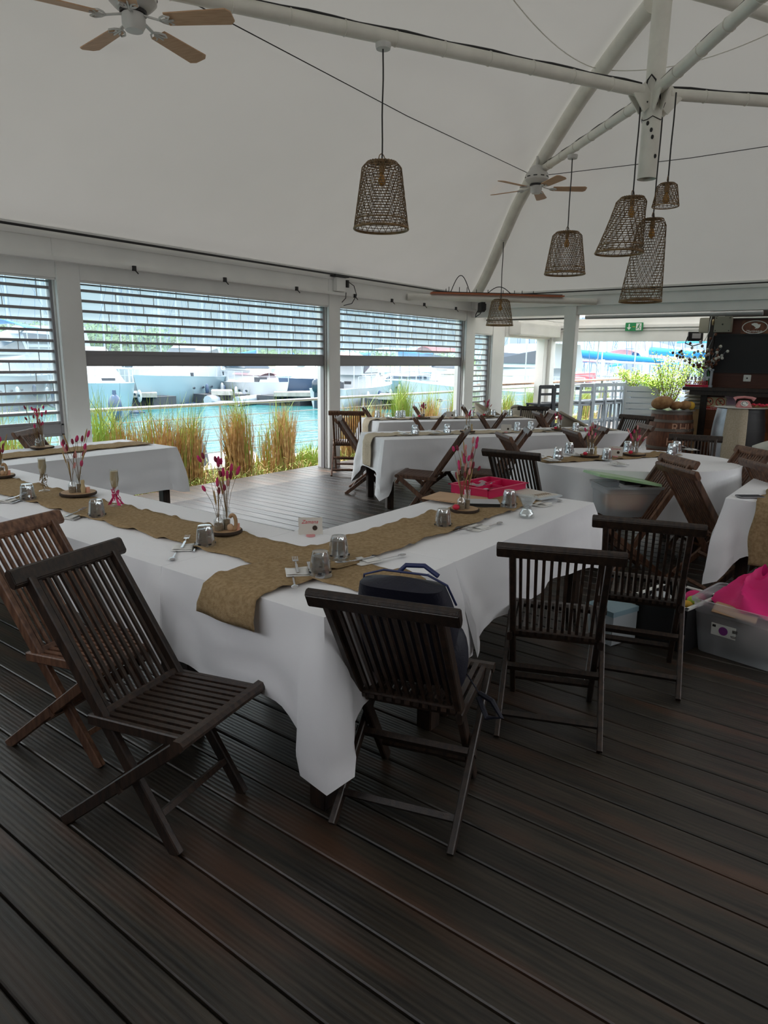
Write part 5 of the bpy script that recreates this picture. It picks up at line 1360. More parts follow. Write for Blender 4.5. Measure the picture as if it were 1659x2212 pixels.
for q in BO:
    px, ds, hd, L, lab, kind, hm, cv, ms, co = q
    t = boat(px, ds, hd, L, lab, kind, hm, cv, ms, co)
    if 'two outboard' in lab:
        for s in (-1, 1):
            b = MB(); b.ell((-L*.53, s*.55, 1.15), (.30, .22, .38), 12, 8); b.box((-L*.53, s*.55, .5), (.22, .14, 1.1)); b.build('outboard_engine', M['tinted'], t, smooth=40)
# far rows of masts, each a moored yacht
rnd = random.Random(4)
far = [(14, 70), (48, 66), (92, 74), (215, 82), (255, 74), (300, 88), (352, 78), (392, 85), (428, 72), (470, 80), (505, 90), (548, 76), (590, 84), (632, 72), (676, 80), (752, 76), (790, 88), (832, 78), (875, 84), (922, 74), (968, 80), (1050, 82), (1104, 72), (1140, 84), (1210, 88), (1245, 70), (1296, 84), (1345, 74), (1400, 86), (1462, 78)]
def mk_far():
    t = thing('moored_yacht', '', 'boat')
    hull(9.5, 2.9, 1.1).build('hull', M['gelcoat'], t, smooth=45); cabin(-1.5, 2.4, 1.8, 1.1, 1.6, 1.6, .6).build('coachroof', M['gelcoat'], t)
    b = MB(); b.tube([(.7, 0, 1), (.7, 0, 14.5)], .09, 6)
    for z in (6.5, 10.5): b.tube([(.7, -1, z), (.7, 1, z)], .035, 4)
    b.build('mast', M['mast'], t)
    b = MB()
    for q in ((5.2, 0), (-4.6, 0), (.6, 1.4), (.6, -1.4)): b.tube([(q[0], q[1], 1), (.7, 0, 14.3)], .022, 4)
    b.build('rigging', M['mastblue'], t)
    b = MB(); b.tube([(.6, 0, 2.8), (-3.4, 0, 2.5)], [.18, .12], 8); b.build('sail_cover', M['bluecanvas'], t, smooth=60); return t
for i, (px, ds) in enumerate(far):
    d = ray(px, 800); d.z = 0; d.normalize()
    proto('far', mk_far, (d.x*ds, d.y*ds, WZ), rnd.uniform(0, 6.28), 'one of the distant white yachts whose thin masts crowd the harbour background', group='distant moored yachts', scale=(1, 1, rnd.uniform(.8, 1.15)))
# pontoons and piles
def pontoon(x0, x1, dist, label):
    d0, d1 = ray(x0, 800), ray(x1, 800); d0.z = d1.z = 0; d0.normalize(); d1.normalize(); p, q = d0*dist, d1*dist
    t = thing('pontoon', label, 'pontoon', (p.x, p.y, WZ)); v = q-p
    b = MB(); b.bar((0, 0, .62), (v.x, v.y, .62), 2.2, .22); b.build('deck', M['concrete'], t)
    n = max(2, int(v.length/2.2)); b = MB()
    for k in range(n+1): b.box((v.x*k/n, v.y*k/n, .25), (1.4, 1.4, .55))
    b.build('floats', M['stooldark'], t)
pontoon(232, 335, 38, 'concrete pontoon between the catamaran and the blue cruiser')
pontoon(455, 500, 40, 'short pontoon between the blue cruiser and the pink-covered boat')
pontoon(592, 700, 39, 'concrete pontoon left of the second white post')
pontoon(820, 960, 37, 'low dark jetty in front of the long pale yacht')
for px, ds, l in ((1208, 60, 'grey mooring pile left of the free-standing post'), (1357, 56, 'grey mooring pile rising in the middle of the harbour view'), (1180, 64, 'thin mooring pile in the small opening')):
    d = ray(px, 800); d.z = 0; d.normalize(); b = MB(); b.lathe([(.42, 0), (.42, 3.6), (.30, 3.7), (0, 3.7)], 14); o = b.build('mooring_pile', M['stool'], smooth=40); o.location = (d.x*ds, d.y*ds, WZ); tag(o, l, 'pile')
b = MB(); b.ell((0, 0, .5), (.28, .28, .55), 14, 10); b.lathe([(.09, 1.0), (.07, 1.2)], 8); o = b.build('mooring_buoy', M['navyhull'], smooth=60); d = ray(243, 800); d.z = 0; d.normalize(); o.location = (d.x*30, d.y*30, WZ); tag(o, 'dark blue fender buoy floating beside the catamaran bow', 'buoy')
# covered dinghies near the quay
def dinghy(px, py, L, rz, label, m1='stooldark', m2='stooldark', zc=WZ):
    p = fz(px, py, zc); t = thing('dinghy', label, 'boat', (p.x, p.y, zc), R(rz))
    b = MB(); r = L*.065
    b.tube([(-L/2, L*.22, r), (L*.2, L*.22, r), (L*.42, L*.12, r*1.4), (L/2, 0, r*1.7), (L*.42, -L*.12, r*1.4), (L*.2, -L*.22, r), (-L/2, -L*.22, r)], r, 10); b.build('inflated_tube', M[m1], t, smooth=50)
    b = MB(); b.box((-.05*L, 0, r*.7), (L*.8, L*.42, .05)); b.build('floor_board', M[m2], t)
    return t
dinghy(405, 866, 4.4, 160, 'black inflatable dinghy on the water, left bay', 'stooldark', 'stool')
dinghy(520, 872, 4.0, 20, 'grey covered dinghy behind the handrail, left bay', 'stool', 'stool')
p = fy(457, 960, 10.4)
t = thing('dinghy', 'white dinghy with a dark upright engine cover behind the reeds', 'boat', (p.x, 10.6, WZ), R(20))
b = hull(3.2, 1.5, .55, .15); b.build('hull', M['gelcoat'], t, smooth=45)
b = MB(); b.grid(20, 10, lambda u, v: Vector((-.6+.48*math.cos(u*6.283)*(1-v**3*.8), .35*math.sin(u*6.283)*(1-v**3*.8), .45+.85*v))); b.build('engine_cover', M['stooldark'], t, smooth=60)
# trees beyond the harbour : crown of leafy lobes + trunk
def tree(px, dist, h, w, label, seed):
    d = ray(px, 800); d.z = 0; d.normalize(); rnd = random.Random(seed)
    t = thing('tree', label, 'tree', (d.x*dist, d.y*dist, -.2))
    b = MB(); b.tube([(0, 0, 0), (.2, .1, h*.4), (.1, 0, h*.7)], [.35, .25, .12], 7); b.build('trunk', M['bark'], t)
    b = MB()
    for k in range(14):
        a = rnd.uniform(0, 6.28); r = w*.5*rnd.random()**.5; c = Vector((r*math.cos(a), r*math.sin(a), h*(.45+.5*rnd.random()*(1-r/w)))); s = w*.15*rnd.uniform(.7, 1.2)
        for j in range(110):
            q = Vector((rnd.gauss(0, 1), rnd.gauss(0, 1), rnd.gauss(0, 1))).normalized()*s*rnd.uniform(.75, 1.05); q.z *= .7; e_ = rnd.uniform(.25, .5)
            u_ = Vector((rnd.uniform(-1, 1), rnd.uniform(-1, 1), rnd.uniform(-.6, .6))).normalized()*e_; v_ = u_.orthogonal().normalized()*e_*.6
            b.add([c+q-u_, c+q-v_, c+q+u_, c+q+v_], [(0, 1, 2, 3)])
    b.build('crown', M['treeleaf'], t)
M['treeleaf'] = mat('tree_leaves', (.05, .13, .05), .7, col2=(.13, .24, .09), vscale=.8)
tl = [(-60, 120, 13, 16), (10, 125, 16, 17), (58, 118, 14, 16), (100, 122, 17, 18), (140, 118, 12, 14), (192, 128, 16, 18), (240, 124, 18, 18), (285, 130, 17, 18), (335, 126, 15, 18), (380, 134, 12, 16), (425, 138, 11, 16), (470, 140, 9, 16), (520, 146, 9, 17), (570, 150, 8, 16), (620, 152, 8, 16), (672, 156, 7, 16), (760, 165, 8, 18), (820, 170, 8, 18), (880, 175, 7, 18), (950, 180, 7, 18)]
for i, (px, ds, h, w) in enumerate(tl):
    tree(px, ds, h*(.32 if i < 8 else .12)+1, w, 'broad green tree on the far shore, %s' % ['at the left edge', 'second from the left', 'behind the far left shutter', 'tallest behind the far left shutter', 'beside the first post', 'right of the first post', 'tallest of the shore trees', 'fourth from the first post', 'in the left bay centre', 'where the tree line steps down', 'left of the small far trees', 'low, above the pink-covered boat', 'low, above the right pontoon', 'low, fading behind masts', 'low, left of the second post', 'lowest beside the second post', 'right of the second post', 'faint, in the second bay', 'faint, above the long yacht', 'faint, beside the third post'][i], i+50)
# far shore and hills
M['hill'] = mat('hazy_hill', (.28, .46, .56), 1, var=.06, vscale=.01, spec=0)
M['shore'] = mat('shore', (.20, .24, .14), 1, var=.3, vscale=.05)
def ridge(a0, a1, dist, hfun, name, m_, depth=120):
    b = MB(); n = 60
    def f(u, v):
        px = a0+(a1-a0)*u; d = ray(px, 800); d.z = 0; d.normalize(); r = dist+depth*v
        return Vector((d.x*r, d.y*r, WZ+hfun(u)*math.sin(v*math.pi)**.8))
    b.grid(n, 9, f); o = b.build(name, m_, smooth=60); struct(o)
ridge(-300, 1000, 112, lambda u: 1.6, 'trim_30', M['shore'], 60)
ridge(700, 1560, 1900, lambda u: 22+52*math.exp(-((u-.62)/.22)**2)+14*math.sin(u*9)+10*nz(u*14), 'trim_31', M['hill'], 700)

# low weeds along the whole planting strip
b = MB(); g = MB(); rnd = random.Random(77)
for k in range(5200):
    x0 = rnd.uniform(2.5, 22); y0 = rnd.uniform(7.06, 8.25); L = rnd.uniform(.12, .38)*(1.3 if y0 > 7.6 else .8); a = rnd.uniform(0, 6.28); ux, uy = math.cos(a)*.7, math.sin(a)*.7
    P = [Vector((x0, y0, -.24)), Vector((x0+ux*L*.3, y0+uy*L*.3, -.24+L*.7)), Vector((x0+ux*L*.8, y0+uy*L*.6, -.24+L*rnd.uniform(.4, .9)))]; s_ = Vector((-uy, ux, 0))*.007
    (g if rnd.random() < .6 else b).add([P[0]-s_, P[0]+s_, P[1]-s_, P[1]+s_, P[2]], [(0, 1, 3, 2), (2, 3, 4)])
o = b.build('dry_grass', M['drygrass']); tag(o, 'dry straw-coloured grass along the deck edge', 'grass', kind='stuff')
o = g.build('low_grass', M['leafgreen']); tag(o, 'low green grass along the deck edge under the reeds', 'grass', kind='stuff')
# ================================================================== TERRACE EXTENSION AND BAR WALL
# harbour counter
def cy_(px, py, z=1.10): return fz(px, py, z)
b = MB(); b.b2((12.9, 6.95, 1.06), (24.2, 7.32, 1.10)); o = b.build('bar_counter', M['counterw'], bevel=.004); tag(o, 'long pale wooden bar counter along the harbour edge', 'counter')
t = thing('counter_brackets', 'metal brackets and posts carrying the harbour counter', 'bracket', (18, 7.12, 0))
for X in (-2.4, -.4, 1.8, 4.0, 6.0):
    b = MB(); b.bar((X, 0, 0), (X, 0, 1.06), .05, .05, up=(0, 1, 0)); b.build('post', M['alu_light'], t)
# champagne bottle
p = fy(1091, 822, 6.98)
t = thing('green_bottle', 'green bottle with gold neck on the counter in the small opening', 'bottle', (13.10, 7.10, 1.10))
b = MB(); b.lathe([(.048, 0), (.052, .01), (.052, .17), (.040, .22), (.018, .28)], 20); b.build('glass_body', M['bottlegreen'], t, smooth=50)
b = MB(); b.lathe([(.019, .265), (.017, .36), (.019, .375), (0, .376)], 16); b.build('gold_neck_foil', M['champ'], t, smooth=50)
b = MB(); b.lathe([(.053, .05), (.053, .12)], 20, cap=False); b.build('label', M['signwhite'], t, smooth=50)
# bar stools
def mk_stool(mn):
    def f():
        t = thing('bar_stool', '', 'stool'); mt = M[mn]
        b = MB(); b.box((0, 0, .76), (.38, .36, .035)); b.build('seat', mt, t, bevel=.006)
        for sx_, sy_ in ((-1, -1), (1, -1), (-1, 1), (1, 1)):
            b = MB(); top = .75 if sy_ > 0 else 1.12
            b.bar((sx_*.19, sy_*.19, 0), (sx_*.16, sy_*.155-(.03 if top > 1 else 0), top), .036, .036, up=(0, 1, 0)); b.build('leg', mt, t)
        b = MB(); b.box((0, -.19, 1.10), (.34, .022, .07)); b.box((0, -.185, .96), (.30, .018, .045)); b.build('backrest', mt, t)
        b = MB()
        for s in (-1, 1): b.box((s*.18, 0, .30), (.022, .36, .035))
        b.box((0, .18, .30), (.36, .022, .035)); b.box((0, -.18, .36), (.36, .022, .035)); b.box((0, 0, .70), (.34, .34, .05)); b.build('footrests', mt, t)
        return t
    return f
for i, (px, py, k, l) in enumerate([(1165, 872, 'stooldark', 'bar stool with shade put into its dark colour, left of the free-standing post'), (1197, 870, 'stooldark', 'bar stool with shade put into its dark colour, half hidden by the free-standing post'), (1252, 866, 'stool', 'grey bar stool, first right of the free-standing post'), (1282, 864, 'stool', 'grey bar stool, second right of the free-standing post'), (1303, 863, 'stool', 'grey bar stool in the middle of the row'), (1320, 862, 'stool', 'grey bar stool with tall back, second from the planter'), (1337, 861, 'stool', 'grey bar stool right against the white planter')]):
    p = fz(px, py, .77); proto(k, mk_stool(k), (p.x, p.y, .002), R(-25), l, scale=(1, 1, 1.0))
# white slatted planter and grey pot with lime bushes
def bush(parent, c, w, h, n, seed, name='foliage'):
    rnd = random.Random(seed); b = MB(); s = MB()
    for k in range(n):
        a = rnd.uniform(0, 6.28); L = h*rnd.uniform(.5, 1); tip = Vector((w*.5*rnd.random()**.5*math.cos(a), w*.5*rnd.random()**.5*math.sin(a), L)); base = Vector((rnd.uniform(-.05, .05), rnd.uniform(-.05, .05), 0))
        mid = base.lerp(tip, .5)+Vector((rnd.uniform(-.05, .05), rnd.uniform(-.05, .05), .05)); s.tube([Vector(c)+base, Vector(c)+mid, Vector(c)+tip], .005, 4)
        for j in range(22):
            q = mid.lerp(tip, rnd.random()) if rnd.random() < .8 else base.lerp(mid, .4+.6*rnd.random()); q = Vector(c)+q+Vector((rnd.gauss(0, .05), rnd.gauss(0, .05), rnd.gauss(0, .05)))
            u_ = Vector((rnd.uniform(-1, 1), rnd.uniform(-1, 1), rnd.uniform(-1, 1))).normalized()*.032; v_ = u_.orthogonal().normalized()*.014
            b.add([q-u_, q-v_, q+u_, q+v_], [(0, 1, 2, 3)])
    s.build('branches', M['stem'], parent); b.build(name, M['bush'], parent)
pl = fz(1376, 938, 0.); d_ = Vector((pl.x, pl.y)).normalized(); rzp = math.atan2(pl.y, pl.x)-math.pi/2
mp_ = mpp(pl)
t = thing('slatted_planter', 'white slatted wooden planter box with low lime-green plants', 'planter', (pl.x, pl.y, 0), rzp)
zt_ = zfor(pl.x, pl.y, 832); wp = 76*mp_
b = MB()
for k in range(8): b.box((0, -.02, .06+(zt_-.06)*k/8+.05), (wp, .03, (zt_-.06)/8-.022)); b.box((0, .42, .06+(zt_-.06)*k/8+.05), (wp, .03, (zt_-.06)/8-.012))
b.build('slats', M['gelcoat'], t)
b = MB()
for s in (-1, 1):
    for y in (-.03, .43): b.box((s*(wp/2-.05), y, zt_/2), (.10, .035, zt_))
b.build('corner_boards', M['gelcoat'], t)
b = MB(); b.box((0, .2, zt_-.08), (wp-.04, .40, .04)); b.build('soil', M['soil'], t)
bush(t, (-.18, .2, zt_-.1), .8, .42, 26, 4); bush(t, (.25, .2, zt_-.1), .7, .22, 18, 6, 'foliage')
pg = Vector((pl.x, pl.y))+Vector((cr.x, cr.y)).normalized()*70*mp_-d_*.4
t = thing('grey_planter', 'dark grey square planter with tall lime-green bush', 'planter', (pg.x, pg.y, 0), rzp)
b = MB(); b.box((0, 0, .28), (.62, .5, .56)); b.build('pot', M['stooldark'], t, bevel=.01); b = MB(); b.box((0, 0, .57), (.56, .44, .02)); b.build('soil', M['gelcoat'], t)
bush(t, (-.1, 0, .56), 1.05, 1.30, 60, 9); bush(t, (.5, 0, .9), .5, .95, 18, 12, 'foliage')
# rattan armchairs
def mk_rattan():
    t = thing('rattan_armchair', '', 'chair')
    b = MB(); n = 26
    def shell(u, v):
        a = R(-200+220*u) ; top = .86-.26*abs(2*u-1)**1.6; z = .12+(top-.12)*v; r = .31+.03*v
        return Vector((r*math.cos(a)*1.0, -r*math.sin(a)*(-1)*1.0, z))
    b.grid(n, 8, shell); b.build('woven_shell', M['rattan'], t, smooth=60, solid=.03)
    b = MB(); b.tube([shell(k/24, 1) for k in range(25)], .022, 8); b.build('rim', M['rattan'], t, smooth=60)
    b = MB(); b.lathe([(.0, .34), (.29, .35), (.29, .42), (0, .43)], 24); b.build('seat', M['rattan'], t, smooth=40)
    for x, y in ((-.2, -.2), (.2, -.2), (-.2, .2), (.2, .2)):
        b = MB(); b.tube([(x, y, 0), (x, y, .35)], .018, 8); b.build('leg', M['rattan'], t)
    return t
for px, py, z, rz, l in ((1262, 892, .86, 215, 'beige rattan armchair with curved back right of the free-standing post'), (1150, 876, .86, 250, 'beige rattan armchair behind the dark end chair'), (1070, 882, .80, 200, 'beige rattan armchair half hidden by the reedside table')):
    p = fz(px, py, z); proto('rattan', mk_rattan, (p.x, p.y, .002), R(rz), l)
# cream moulded armchair at the right edge
p = fz(1650, 975, .55)
t = thing('moulded_armchair', 'cream moulded tub armchair cut by the right edge', 'chair', (p.x+.15, p.y-.12, .002), R(200))
b = MB()
def msh(u, v):
    a = R(-30+240*u); top = .78-.22*abs(2*u-1)**1.5; r = .36+.06*v; return Vector((r*math.cos(a), r*math.sin(a), .08+(top-.08)*v))
b.grid(30, 8, msh); b.build('shell', M['lounge'], t, smooth=60, solid=.05)
b = MB(); b.lathe([(.0, .30), (.34, .32), (.34, .40), (0, .41)], 28); b.build('seat', M['lounge'], t, smooth=40)
# rum barrel
def barrel(x, y, H, rb, rt, label, m_='barrel', hm='hoop'):
    t = thing('barrel', label, 'barrel', (x, y, .002), math.atan2(y, x)-math.pi/2)
    pr = [(rt+(rb-rt)*math.sin(math.pi*k/14), H*k/14) for k in range(15)]
    b = MB(); b.lathe(pr, 48, rmul=lambda a, z: 1-.006*(1 if int(a/(2*math.pi)*24*2) % 2 else 0)); b.build('staves', M[m_], t, smooth=30)
    f = lambda z: rt+(rb-rt)*math.sin(math.pi*z/H)
    for z, w in ((.03, .05), (.17, .04), (.33, .045), (.66, .045), (.82, .04), (.965, .05)):
        a, c_ = H*z-w/2, H*z+w/2; a = max(a, 0); c_ = min(c_, H)
        b = MB(); b.lathe([(f(a)+.002, a), (f(a)+.007, a), (f(c_)+.007, c_), (f(c_)+.002, c_)], 40); b.build('hoop', M[hm], t, smooth=30)
    return t, f
def curved_text(txt, size, z, f, t, phi0, m_, H):
    vs, fs = textmesh(txt, size, .002, align='LEFT'); out = []
    for x, y, zz in vs:
        zh = z+y; r = f(zh)+.004+zz; a = -math.pi/2+phi0+x/r; out.append((r*math.cos(a), r*math.sin(a), zh))
    b = MB(); b.add(out, fs); b.build('lettering', M[m_], t)
bx1 = fz(1452, 886, .86)
t, f = barrel(bx1.x, bx1.y, .86, .345, .29, 'brown rum barrel with peach lettering and loaves on top')
curved_text('RHUM', .19, .60, f, t, .03, 'letter', .86); curved_text('HABITATION', .17, .385, f, t, -.14, 'letter', .86)
b = MB(); b.lathe([(.0, .862), (.34, .862), (.34, .868), (0, .868)], 32); b.build('clear_wrap', M['bag'], t)
for i, (dx_, r_, m_, l) in enumerate(((-.17, (.165, .13, .105), 'bread', 'large brown loaf in clear wrap on the rum barrel, left'), (.05, (.10, .09, .065), 'bread', 'small brown loaf in the middle of the rum barrel'), (.19, (.10, .08, .07), 'bread', 'brown loaf at the right of the rum barrel'), (.29, (.06, .06, .065), 'bread2', 'packet of yellow crisps on the right of the rum barrel'))):
    rr = Vector((cr.x, cr.y)).normalized(); b = MB(); b.ell((0, 0, 0), r_, 18, 10, Matrix.Rotation(R(-12), 3, 'Y')); o = b.build('bread_loaf' if m_ == 'bread' else 'crisp_packet', M[m_], smooth=60)
    o.location = (bx1.x+rr.x*dx_, bx1.y+rr.y*dx_, .87+r_[2]); o.rotation_euler = (0, 0, rzp); tag(o, l, 'bread' if m_ == 'bread' else 'snack')
# silver barrel with burlap cloth
bx2 = Vector((11.45, 1.98))
t, f = barrel(bx2.x, bx2.y, .95, .36, .31, 'silver-hooped dark barrel draped with burlap, carrying the pink telephone', 'black', 'black')
b = MB()
def sil(u, v): a = -math.pi+.06+u*.95; z = .02+.92*v; r = f(z)+.010; return Vector((r*math.cos(a), r*math.sin(a), z))  # silver colour over the left part of the staves
b.grid(10, 24, sil); o = b.build('silver_side', M['silver'], t, smooth=60); o['label'] = 'silver part on the left of the barrel'
b = MB()
def drp(u, v):
    a = -math.pi/2-.55+u*.85
    if v < .2: q = v/.2; return Vector(((f(.9)+.02)*q*math.cos(a), (f(.9)+.02)*q*math.sin(a), .958))
    q = (v-.2)/.8; r = f(.95)+.03+.05*math.sin(q*2.6)*.9+.006*math.sin(u*11); return Vector((r*math.cos(a), r*math.sin(a), .955-.93*q))
b.grid(16, 30, drp); o = b.build('burlap_drape', M['burlap_pale'], smooth=60, solid=.004); o.location = t.location; o.rotation_euler = t.rotation_euler; tag(o, 'pale burlap strip hanging from the barrel to the floor', 'cloth')
b = MB(); b.lathe([(.0, .95), (.36, .952), (.37, .958), (0, .960)], 32); b.build('round_top', M['signwhite'], t)
rr = Vector((cr.x, cr.y)).normalized(); dd = d_
def onbar(dx_, dy_=0): return (bx2.x+rr.x*dx_-dd.x*dy_, bx2.y+rr.y*dx_-dd.y*dy_)
q = onbar(.02, .1); t = thing('rotary_telephone', 'pink rotary telephone on the burlap-covered barrel', 'telephone', (q[0], q[1], .962), rzp)
b = MB(); b.add([(-.11, -.10, 0), (.11, -.10, 0), (.11, .09, 0), (-.11, .09, 0), (-.07, .0, .10), (.07, .0, .10), (.07, .07, .10), (-.07, .07, .10)], [(0, 1, 5, 4), (1, 2, 6, 5), (2, 3, 7, 6), (3, 0, 4, 7), (4, 5, 6, 7), (3, 2, 1, 0)]); b.build('base', M['phonepink'], t, bevel=.012)
b = MB(); b.T = Matrix.Translation((0, -.055, .055)) @ Matrix.Rotation(R(45), 4, 'X'); b.lathe([(0, 0), (.05, 0), (.05, .006), (0, .006)], 24); o = b.build('dial', M['signwhite'], t)
b = MB(); b.T = Matrix.Translation((0, -.058, .060)) @ Matrix.Rotation(R(45), 4, 'X')
for k in range(9): a = k*.6; b.lathe([(0, .002), (.007, .002), (.007, .004), (0, .004)], 8, (.034*math.cos(a), .034*math.sin(a), 0))
b.build('finger_holes', M['black'], o)
b = MB(); b.tube([(-.13, .03, .115), (-.10, .03, .14), (0, .03, .15), (.10, .03, .14), (.14, .03, .115)], [.034, .02, .017, .02, .034], 12); b.build('handset', M['phonepink'], t, smooth=60)
q = onbar(.26, .05); t = thing('garnish_tray', 'tray of red sweets and dried leaves beside the telephone', 'tray', (q[0], q[1], .962), rzp)
b = MB(); b.lathe([(0, 0), (.14, 0), (.16, .015), (.15, .016), (.13, .006), (0, .006)], 28); b.build('dish', M['slice'], t, smooth=40)
rnd = random.Random(8)
b = MB()
for k in range(16): b.ell((rnd.uniform(-.11, .11), rnd.uniform(-.09, .09), .025+.02*rnd.random()), (.026, .015, .016), 8, 6)
b.build('red_sweets', M['sig'], t, smooth=60)
b = MB()
for k in range(14): a = rnd.uniform(0, 6.28); b.tube([(.05*math.cos(a), .05*math.sin(a), .02), (.15*math.cos(a), .13*math.sin(a), .035), (.2*math.cos(a), .16*math.sin(a), .02)], .004, 4)
b.build('dried_leaves', M['wheat'], t)
# bar wall items : blackboard, signs, boxes
def wallT(px, py, X=XW): p = fx(px, py, X); return p
RW = Matrix.Rotation(R(-90), 4, 'Z')       # local x -> -Y (right in the photo), local -y -> -X (towards the room)
def onwall(name, px, py, label, cat, X=XW-.002):
    p = fx(px, py, X); t = thing(name, label, cat, p, R(-90)); return t, mpp(p)
t, k_ = onwall('blackboard', 1600, 762, 'large empty blackboard on the wooden bar wall', 'board')
y0_, y1_ = fx(1537, 762, XW).y, -1.0; c_ = fx(1600, 762, XW); zt0, zb0 = fx(1600, 724, XW).z-c_.z, fx(1600, 803, XW).z-c_.z
b = MB(); b.b2((c_.y-y0_, -.02, zb0), (c_.y-y1_, 0, zt0)); b.build('slate', M['board'], t)
b = MB(); b.b2((c_.y-y0_-.02, -.028, zb0-.02), (c_.y-y1_, -.0, zb0)); b.b2((c_.y-y0_-.02, -.028, zt0), (c_.y-y1_, 0, zt0+.02)); b.b2((c_.y-y0_-.02, -.028, zb0), (c_.y-y0_, 0, zt0)); b.build('frame', M['black'], t)
t, k_ = onwall('oval_sign', 1631, 707, 'oval wooden sign with white animal shape and the word Martinique', 'sign', XW-.01)
b = MB(); b.box((0, 0, 0), (.38, .02, .21)); b.build('panel', M['barrel'], t)
RX = Matrix.Rotation(R(90), 4, 'X')
b = MB(); b.tube([(  .172*math.cos(a*math.pi/24), -.012, .094*math.sin(a*math.pi/24)) for a in range(48)], .006, 5, closed=True); b.build('oval_ring', M['signwhite'], t)
b = MB(); b.prism([(x*.75, y*.75+.018) for x, y in [(-.07, .045), (-.02, .06), (.03, .055), (.06, .03), (.10, .035), (.09, -.02), (.06, -.045), (.0, -.05), (.02, -.03), (-.01, -.01), (-.03, .01), (-.06, .02)]], .011, .016, RX); b.build('white_shape', M['signwhite'], t)
vs, fs = textmesh('Martinique', .050, .002); b = MB(); b.T = Matrix.Translation((0, -.013, -.058)) @ RX; b.add([(x, y+.10*x*x*8*.12, z) for x, y, z in vs], fs); b.build('lettering', M['signwhite'], t)
t, k_ = onwall('grey_box', 1563, 701, 'grey electric enclosure on the bar wall, top left', 'box', XW-.08)
b = MB(); b.box((0, 0, 0), (.24, .14, .235)); b.build('case', M['greybox'], t, bevel=.006)
b = MB()
for sx_ in (-1, 1):
    for sz_ in (-1, 1): b.ell((sx_*.095, -.071, sz_*.095), (.008, .004, .008), 8, 6)
b.ell((0, -.071, 0), (.012, .004, .012), 8, 6); b.build('screws', M['black'], t)
b = MB(); b.tube([(-.12, -.03, .12), (-.17, -.03, .15), (-.19, -.03, .05), (-.19, -.03, -.10), (-.23, -.0, -.20), (-.26, 0, -.26)], .006, 5); b.box((-.04, 0, .15), (.08, .06, .06)); b.build('cable', M['signwhite'], t)
b = MB(); b.tube([(-.135+.0, -.03, .035), (-.155, -.03, .035)], .045, 16); b.build('round_grip', M['champ'], t, smooth=40)
t, k_ = onwall('power_socket', 1614, 817, 'white square wall socket under the blackboard', 'socket', XW-.008)
b = MB(); b.box((0, 0, 0), (.105, .016, .10)); b.build('plate', M['signwhite'], t, bevel=.004); b = MB(); b.box((0, -.009, 0), (.022, .004, .022)); b.build('hole', M['black'], t)
b = MB(); b.tube([fx(1575, 687, XW-.05), (XW-.05, -.8, fx(1575, 687, XW-.05).z)], .012, 8); o = b.build('light_rail', M['signwhite']); tag(o, 'thin white rail along the top of the bar wall', 'rail')
# no smoking sign
t, k_ = onwall('no_smoking_sign', 1543, 872, 'cream sign with two crossed-out circles and a red strip', 'sign', XW-.03)
b = MB(); b.box((0, 0, 0), (.34, .006, .20)); b.build('plate', M['signcream'], t); b = MB(); b.box((0, -.004, -.073), (.34, .004, .054)); b.build('red_strip', M['signred'], t)
b = MB()
for x in (-.085, .085):
    b.tube([(x+.062*math.cos(a*math.pi/16), -.005, .028+.062*math.sin(a*math.pi/16)) for a in range(32)], .006, 5, closed=True); b.bar((x-.042, -.006, .070), (x+.042, -.006, -.014), .010, .004, up=(0, 1, 0))
b.build('red_circles', M['signred'], t)
b = MB(); b.box((-.085, -.004, .028), (.07, .003, .012)); b.box((-.06, -.004, .045), (.02, .003, .02)); b.box((.085, -.004, .045), (.05, .003, .010)); b.box((.085, -.004, .02), (.010, .003, .05)); b.build('black_pictograms', M['black'], t)
for txt, z, s in (('INTERDIT', -.062, .024), ('DE FUMER ET VAPOTER', -.087, .022)):
    vs, fs = textmesh(txt, s, .0005); b = MB(); b.T = Matrix.Translation((0, -.0065, z)) @ RX; b.add(vs, fs); b.build('lettering', M['signwhite'], t)
t, k_ = onwall('lilac_notice', 1578, 860, 'small lilac notice sheet on the bar wall above the telephone', 'poster', XW-.025)
b = MB(); b.box((0, 0, 0), (.17, .004, .22)); b.build('sheet', M['paperlilac'], t)
b = MB()
for z in (.07, .04, .02, -.01, -.03, -.06, -.08): b.box((.02, -.003, z), (.10, .001, .006))
for z in (-.01, -.045, -.08): b.ell((-.055, -.003, z), (.009, .002, .009), 8, 6)
b.box((-.03, -.003, .088), (.03, .001, .014)); b.build('printed_lines', M['purple'], t)
# things on the ledge
ZS = zsh
def ledge(px): return fx(px, 834, XW-.22)
p = ledge(1508)
t = thing('word_sign', 'red cut-out word sign standing at the left end of the ledge', 'sign', (XW-.24, p.y+.02, ZS+.002), R(-90))
b = MB(); b.box((0, 0, .018), (.34, .03, .036)); b.build('base', M['sig'], t)
vs, fs = textmesh('bear abondons', .085, .01); b = MB(); xs = [q[0] for q in vs]; sc_ = .33/(max(xs)-min(xs)); b.T = Matrix.Translation((0, -.012, .075)) @ RX; b.add([(x*sc_, y*1.3, z) for x, y, z in vs], fs); b.build('letters', M['sig'], t)
b = MB()
for k in range(6): b.box((-.14+.056*k, .012, .13), (.035, .006, .05))
for k in range(4): b.box((-.12+.08*k, .012, .17), (.012, .006, .05))
b.build('white_letters', M['gelcoat'], t)
p = ledge(1527)
t = thing('letter_decoration', 'white wooden letter H covered in silver on the ledge', 'decoration', (XW-.20, p.y, ZS+.002), R(-90))
b = MB()
for s in (-1, 1): b.box((s*.045, 0, .14), (.035, .05, .22)); b.box((s*.045, 0, .265), (.055, .06, .03)); b.box((s*.045, 0, .015), (.055, .06, .03))
